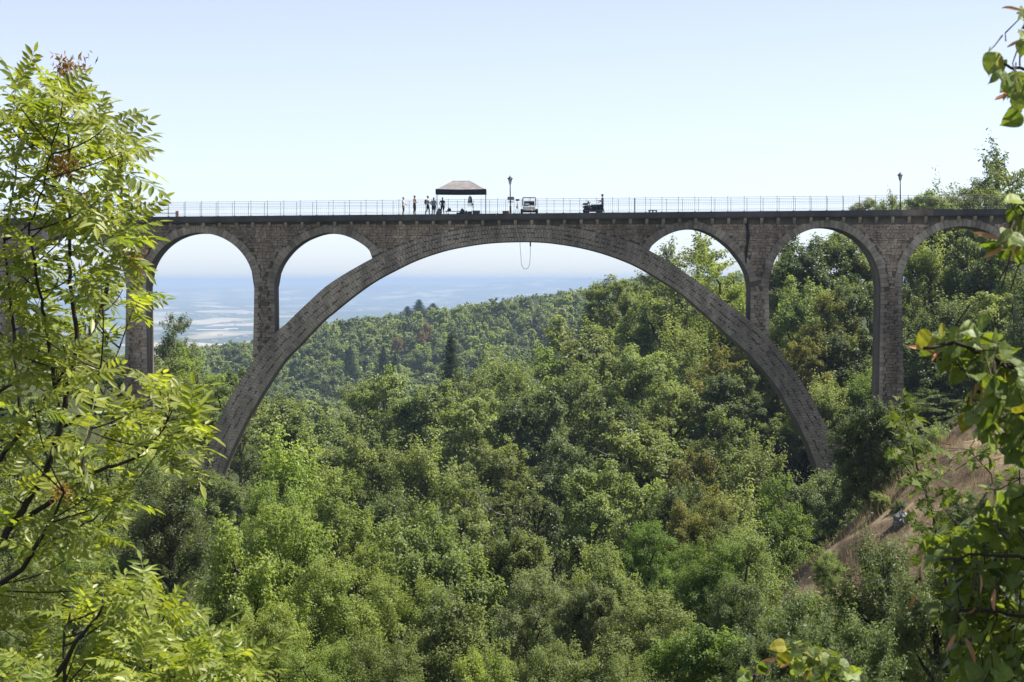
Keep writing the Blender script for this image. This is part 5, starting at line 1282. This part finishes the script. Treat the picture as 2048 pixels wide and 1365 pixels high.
def lime_extra(spots, Y0, sz, yellow=()):
    def fn(e, O, g):
        poses = []
        for (px, py, a) in spots:
            a += g.normal(0, .45); ax = (math.cos(a), g.normal(0, .7), math.sin(a)); poses.append((frame_mat(W(px, py, Y0 - .15), ax, (g.normal(0, .9), -1, .5), sz * g.uniform(.65, 1.15)), int(g.integers(3)), 1))
        place_leaves(e, poses, bracts, M_BRACT, 'bract', 300, tuple(O), 9)
        poses = []
        for (px, py) in yellow:
            poses.append((frame_mat(W(px, py, Y0 - .2), (g.normal(-.3, .5), g.normal(0, .3), g.normal(-.5, .4)), (.4, -.7, .7), sz * .8), int(g.integers(6)), 1))
        if poses: place_leaves(e, poses, hearts, M_LIMEY, 'yellow_leaf', 300, tuple(O), 10)
        for (px, py, a) in spots[::2]:
            for q in range(2):
                c = W(px + g.normal(0, 9), py + 22 + g.normal(0, 8), Y0 - .15) - O
                m_ = MB(); m_.ball(tuple(c), .0045, 8); m_.tube([tuple(c), tuple(c + np.array([.003, 0, .03]))], .0009, 4); m_.build('fruit', M_HAIR, e)
    return fn
lst = [([(2330,1500),(2300,1000),(2280,700),(2290,300),(2330,-100)], .06, .03, (0, 0)),
       ([(2290,880),(2180,800),(2090,755),(2030,735),(1960,705),(1900,690),(1850,700)], .014, .004, (0, -.3)),
       ([(2300,520),(2150,500),(2060,490),(2010,480)], .010, .004, (0, .1)), ([(2290,480),(2150,430),(2070,410),(2040,400)], .010, .004, (0, 0)),
       ([(2300,250),(2150,160),(2060,140),(2020,135),(1990,110)], .010, .003, (0, .1)), ([(2310,130),(2150,60),(2070,40),(2040,30)], .009, .003, (0, 0)),
       ([(2290,1000),(2180,930),(2080,850),(2000,800),(1950,780)], .012, .004, (0, -.1)),
       ([(2300,1230),(2150,1150),(2050,1120),(1950,1110),(1880,1120)], .007, .003, (0, -.2)), ([(2310,1350),(2150,1260),(2020,1230),(1920,1220)], .007, .003, (0, 0))]
cl = [(1985,108,14,2),(2005,135,14,2),(2032,160,22,6),(2045,180,26,5),(2035,225,10,1),(2046,25,12,2),(2046,75,12,2),(2042,395,16,3),(2050,430,22,5),(2020,480,24,6),(2050,500,28,7),(2000,500,12,2),
 (1885,690,30,6),(1925,690,34,9),(1960,680,36,9),(1900,720,26,5),(1950,730,34,8),(1990,720,36,9),(2030,720,36,9),(2020,770,34,9),(1980,760,30,6),(2050,780,34,9),(1980,800,30,7),(1950,800,26,5),(2020,830,34,8),(2050,850,30,8),(1960,840,22,3),(1990,860,30,6),(2040,900,34,8,.2),
 (1885,1120,30,7,.3),(1930,1140,40,12,.3),(1985,1130,44,14,.3),(2035,1130,44,14,.3),(1960,1190,44,14,.3),(1910,1180,30,7,.3),(2020,1200,50,18,.3),(1900,1230,34,8,.3),(1960,1260,46,14,.3),(2030,1270,50,18,.3),(1990,1320,54,18,.3),(2045,1340,50,16,.3),(1930,1310,34,8,.3),(2050,1000,44,14,.3),(2040,1060,44,14,.3),(1895,1085,36,10,.3),(1950,1075,44,14,.3),(2005,1060,44,14,.3),(1990,1010,40,8,.3),(1940,1225,44,12,.3),(1985,1365,54,18,.3),(1920,1365,40,10,.3)] + [(2200 + 60 * i, 640 + 70 * j, 50, 17, .25 * ((i + j) % 3) - .2) for i in range(7) for j in range(5)]  # closing grid: unseen leaf clumps added off to the right to shade lower foliage
leafy_tree('lime_tree', 'lime tree with heart-shaped leaves and orange bracts leaning in along the right edge', (1.62, 5.4, g1(1.62, 5.4)), lst, cl, LY, 12, hearts, M_LIME, .046, 300,
    extra=lime_extra([(1870,680,2.9),(1855,700,3.1),(1890,700,3.6),(1905,712,3.9),(1875,715,3.3),(1960,765,3.9),(1975,755,4.5),(2015,770,4.0),(1838,1135,4.5),(1830,1190,4.4),(1960,1150,4.6),(1950,1215,4.7),(1990,1180,4.5),(1910,1270,4.4),(1930,1275,4.8),(2045,80,3.2),(2045,22,3.1),(2035,180,3.7),(2020,190,3.6),(2000,790,3.6),(2040,790,3.9),(2030,860,3.3),(2010,495,3.4),(2000,480,3.2)], LY, .058,
    [(1860,670),(1880,655),(1900,735),(1935,830),(2010,750),(1985,110),(2030,490),(2045,800)]))
lst2 = [([(1690,1500),(1665,1400),(1650,1345),(1620,1310),(1585,1295),(1560,1300)], .010, .002, (0, -.1)), ([(1500,1440),(1508,1380),(1512,1330)], .005, .002, (0, 0)), ([(1665,1400),(1690,1350),(1700,1330)], .005, .002, (0, 0))]
cl2 = [(1575,1305,18,5),(1600,1300,20,7),(1625,1305,20,7),(1650,1320,22,7),(1675,1325,20,7),(1700,1345,18,6),(1640,1350,24,7),(1690,1365,24,7),(1605,1330,22,5),(1495,1345,12,2),(1528,1340,10,2),(1492,1365,12,2),(1530,1365,12,2),(1620,1365,24,5)]
leafy_tree('lime_sapling', 'small lime shoot with yellowing leaves poking up at the bottom edge', (1.25, 8.3, g1(1.25, 8.3)), lst2, cl2, 7.6, 14, hearts, M_LIME, .048, 200,
    extra=lime_extra([(1565,1318,3.2),(1590,1322,3.6),(1625,1325,3.9),(1610,1345,4.3),(1642,1335,3.6)], 7.6, .07, [(1568,1292),(1575,1305),(1640,1312),(1650,1358)]))
lst3 = [([(1960,1420),(1900,1200),(1870,1050),(1840,950),(1815,860),(1808,800)], .020, .003, (0, .2)), ([(1890,1150),(1950,1020),(1985,960),(1940,900)], .010, .003, (0, .3)), ([(1930,1300),(2030,1100),(2040,960),(2020,900)], .014, .004, (0, .3)), ([(1850,980),(1800,920)], .006, .002, (0, .2))]
cl3 = [(1808,795,18,9),(1822,815,16,7),(1800,835,20,9),(1830,850,24,12),(1805,875,24,10),(1845,885,26,12),(1820,915,28,14),(1870,910,24,10),(1795,905,18,7),(1850,945,30,14),(1885,950,26,10),(1830,970,28,12),(1870,1000,30,12),(1900,990,26,10),(1850,1030,34,14),(1910,1040,32,12),(1880,1080,40,18),(1940,910,24,8),(1985,900,26,10),(2030,880,30,12),(2010,940,28,10),(2040,1000,34,14),(1960,1060,36,14),(2010,1080,36,14),(1850,1100,30,12),(1930,1120,36,14),(1840,1060,24,8)]
leafy_tree('young_maple', 'young maple with small lobed leaves in front of the tall right pier', (3.05, 13.4, g1(3.05, 13.4)), lst3, cl3, 13.0, 16, lobes, M_MAPLE, .072, 220, spread=2.6, dens=1.15)

# ------------------------------------------------------------------ dry grass, herbs and a rock on the right bank
g_ = np.random.default_rng(77)
n = 26000
xx = g_.uniform(9, 30, n); yy = g_.uniform(84, 112, n); keep = (np.sin(xx * .9 + np.sin(yy * .7) * 2) + np.sin(yy * .8 + xx * .3) + g_.normal(0, .5, n) > -.1); xx, yy = xx[keep], yy[keep]
zz = ground(xx, yy); n = len(xx); h = g_.uniform(.15, .6, n) * (1 + (g_.random(n) < .04) * 1.2); a = g_.uniform(0, 6.28, n); wv = .012
b0 = np.c_[xx, yy, zz]; tip = b0 + np.c_[np.cos(a) * h * .35, np.sin(a) * h * .35, h]; sd_ = np.c_[-np.sin(a), np.cos(a), 0 * a] * wv
V = np.stack([b0 - sd_, b0 + sd_, tip], 1).reshape(-1, 3)
go = link('dry_grass', np_mesh('dry_grass', V, np.arange(3 * n), np.full(n, 3), [M_STRAW], tone=g_.uniform(0, .9, n))); tag(go, 'straw-coloured dry grass on the bare brown bank', 'grass', kind='stuff')
n = 26000
xx = g_.uniform(-8, 34, n); yy = g_.uniform(76, 125, n); m_ = np.hypot((xx - 19) / 10, (yy - 97) / 11) > 1 + .35 * np.sin(xx * 1.1) * np.sin(yy * .9); xx, yy = xx[m_], yy[m_]; n = len(xx)
pos = np.c_[xx, yy, ground(xx, yy) + g_.uniform(.02, .6, n)]
V, Ff, sz, tn = leaf_quads(pos, unit(np.array([0, 0, 1.]) + g_.normal(0, .6, (n, 3))), .2, .11, g_.uniform(.1, .9, n), g_)
n = 60000
yy = 36 * (340 / 36) ** g_.random(n); xx = g_.uniform(-.30, .30, n) * yy; m_ = np.hypot((xx - 19) / 12, (yy - 97) / 13) > 1; xx, yy = xx[m_], yy[m_]; n = len(xx)
pos = np.c_[xx, yy, ground(xx, yy) + g_.uniform(.02, 1.3, n) * np.minimum(1, yy / 90)]
V2, F2, s2, t2 = leaf_quads(pos, unit(np.array([0, 0, 1.]) + g_.normal(0, .6, (n, 3))), .42, .24, g_.uniform(.1, .9, n), g_)
V, Ff, sz, tn = np.vstack([V, V2]), np.concatenate([Ff, F2 + len(V)]), np.concatenate([sz, s2]), np.concatenate([tn, t2])
uo = link('undergrowth', np_mesh('undergrowth', V, Ff, sz, [M_HERB], tone=tn)); tag(uo, 'low green undergrowth covering the banks below the trees', 'undergrowth', kind='stuff')
def rock(px, py, Y, r, seed, label):
    g = np.random.default_rng(seed); p = W(px, py, Y); z = g1(p[0], Y); mb = MB(); secs = []
    n = 12; V = []
    for i in range(7):
        th = math.pi * i / 6
        for k in range(n):
            a = 2 * math.pi * k / n; q = 1 + .28 * math.sin(a * 2 + seed) + .2 * math.sin(a * 5 + i) + g.normal(0, .07)
            q *= 1 + g.normal(0, .16); V.append((r * q * math.sin(th) * math.cos(a), r * .9 * q * math.sin(th) * math.sin(a), r * 1.25 * math.cos(th) * (1 + g.normal(0, .14)) + r * .35))
    mb.add(V, [(i * n + k, (i + 1) * n + k, (i + 1) * n + (k + 1) % n, i * n + (k + 1) % n) for i in range(6) for k in range(n)])
    o = mb.build('boulder', M_ROCK, None, (p[0], Y, z)); tag(o, label, 'rock'); return o
rock(1803, 1012, 92, .32, 9, 'blue-grey boulder jutting from the brown bank behind the maple leaves')

# dead branches in the ravine
def dead(px, py, Y, L, ang, label, seed):
    g = np.random.default_rng(seed); p = W(px, py, Y); e = empty('dead_branch', tuple(p)); tag(e, label, 'branch')
    mb = MB(); d = np.array([math.cos(ang), .1, math.sin(ang)]); pts = [d * L * t + np.array([0, 0, .12 * L * math.sin(t * 4 + seed)]) for t in np.linspace(0, 1, 7)]
    mb.tube(pts, list(np.linspace(.03, .008, 7)), 6); mb.build('limb', M_BARKP, e)
    for t in (2, 3, 4, 5):
        q = pts[t]; dd = np.array([math.cos(ang + g.choice([-1, 1]) * .8), g.normal(0, .3), math.sin(ang + g.choice([-1, 1]) * .8)]); mb = MB(); mb.tube([q, q + dd * L * .18, q + dd * L * .3 + np.array([0, 0, .1])], [.016, .010, .005], 5); mb.build('twig', M_BARKP, e)
dead(1010, 1032, 96, 1.7, 2.5, 'bleached bare branch over the dark gap below the cart', 3)
dead(1230, 905, 118, 1.6, 3.05, 'bleached bare branch below the quad bike in the ravine', 4)

# ------------------------------------------------------------------ buildings far out on the plain
M_PALEWALL = plain('pale_render', (.5, .46, .42), .8, var=.05, scale=.05); M_TILE = plain('pinkish_tile', (.42, .24, .17), .8); M_SHED = plain('white_shed', (.5, .5, .5), .6, var=.03, scale=.02)
def plain_hit(px, py):
    for Y in np.arange(2600, 22000, 25.0):
        x = (px - 1024) / F * Y
        if (HZ - py) / F * Y < plain_h(x, Y): return x, Y, float(plain_h(x, Y))
    return x, Y, float(plain_h(x, Y))
def building(px, py, wpx, hpx, label, shed=False):
    x, Y, z = plain_hit(px, py); wd_ = wpx / F * Y; hh = hpx / F * Y; dp = wd_ * .6
    e = empty('warehouse' if shed else 'far_house', (x, Y, z)); tag(e, label, 'building', 'pale buildings on the far plain')
    mb = MB(); mb.box((0, 0, hh * .3 - 3), (wd_, dp, hh * .6 + 6)); mb.build('wall', M_SHED if shed else M_PALEWALL, e)
    mb = MB(); a, b, t0, t1 = wd_ / 2 * 1.03, dp / 2 * 1.05, hh * .6, hh
    mb.add([(-a, -b, t0), (a, -b, t0), (a, b, t0), (-a, b, t0), (-a * .96, 0, t1), (a * .96, 0, t1)], [(0, 1, 5, 4), (2, 3, 4, 5), (1, 2, 5), (3, 0, 4), (3, 2, 1, 0)]); mb.build('roof', M_SHED if shed else M_TILE, e)
building(425, 661.5, 62, 2.4, 'long white warehouse on the hazy plain seen through the left arch', True)
building(462, 660, 26, 3.4, 'shorter white warehouse just right of the long one on the plain', True)
hs = [(372,633),(384,630),(400,634),(418,631),(430,634),(442,630),(455,633),(470,629),(486,631),(500,628),(452,650),(470,651),(488,648),(440,671),(455,676),(475,679),(492,675),(430,684),(560,627),(575,630),(590,625),(610,628),(575,597),(585,598),(420,652),(720,624),(740,628),(760,622),(690,615),(640,600)]
hs.sort(); hs = [h_ for i, h_ in enumerate(hs) if i not in (4, 11, 24, 25, 28)]
for i, (a, b) in enumerate(hs):
    building(a, b, g_.uniform(5, 11), g_.uniform(2.2, 3.4), f'{ORD[i]} small pale house from the left on the hazy plain')

# ------------------------------------------------------------------ the hazy air
hz = MB(); hz.box((0, 16000, -141), (64000, 45000, 320))
m, ns, ls = new_mat('haze_air'); out = N(ns, 'ShaderNodeOutputMaterial'); pv = N(ns, 'ShaderNodeVolumePrincipled')
pv.inputs['Color'].default_value = (0.42, 0.55, 0.78, 1); pv.inputs['Density'].default_value = 1.15e-4; pv.inputs['Anisotropy'].default_value = 0.0
ls.new(pv.outputs[0], out.inputs['Volume'])
ho = hz.build('haze', m); tag(ho, 'thin blue summer haze filling the air over the plain', kind='stuff')
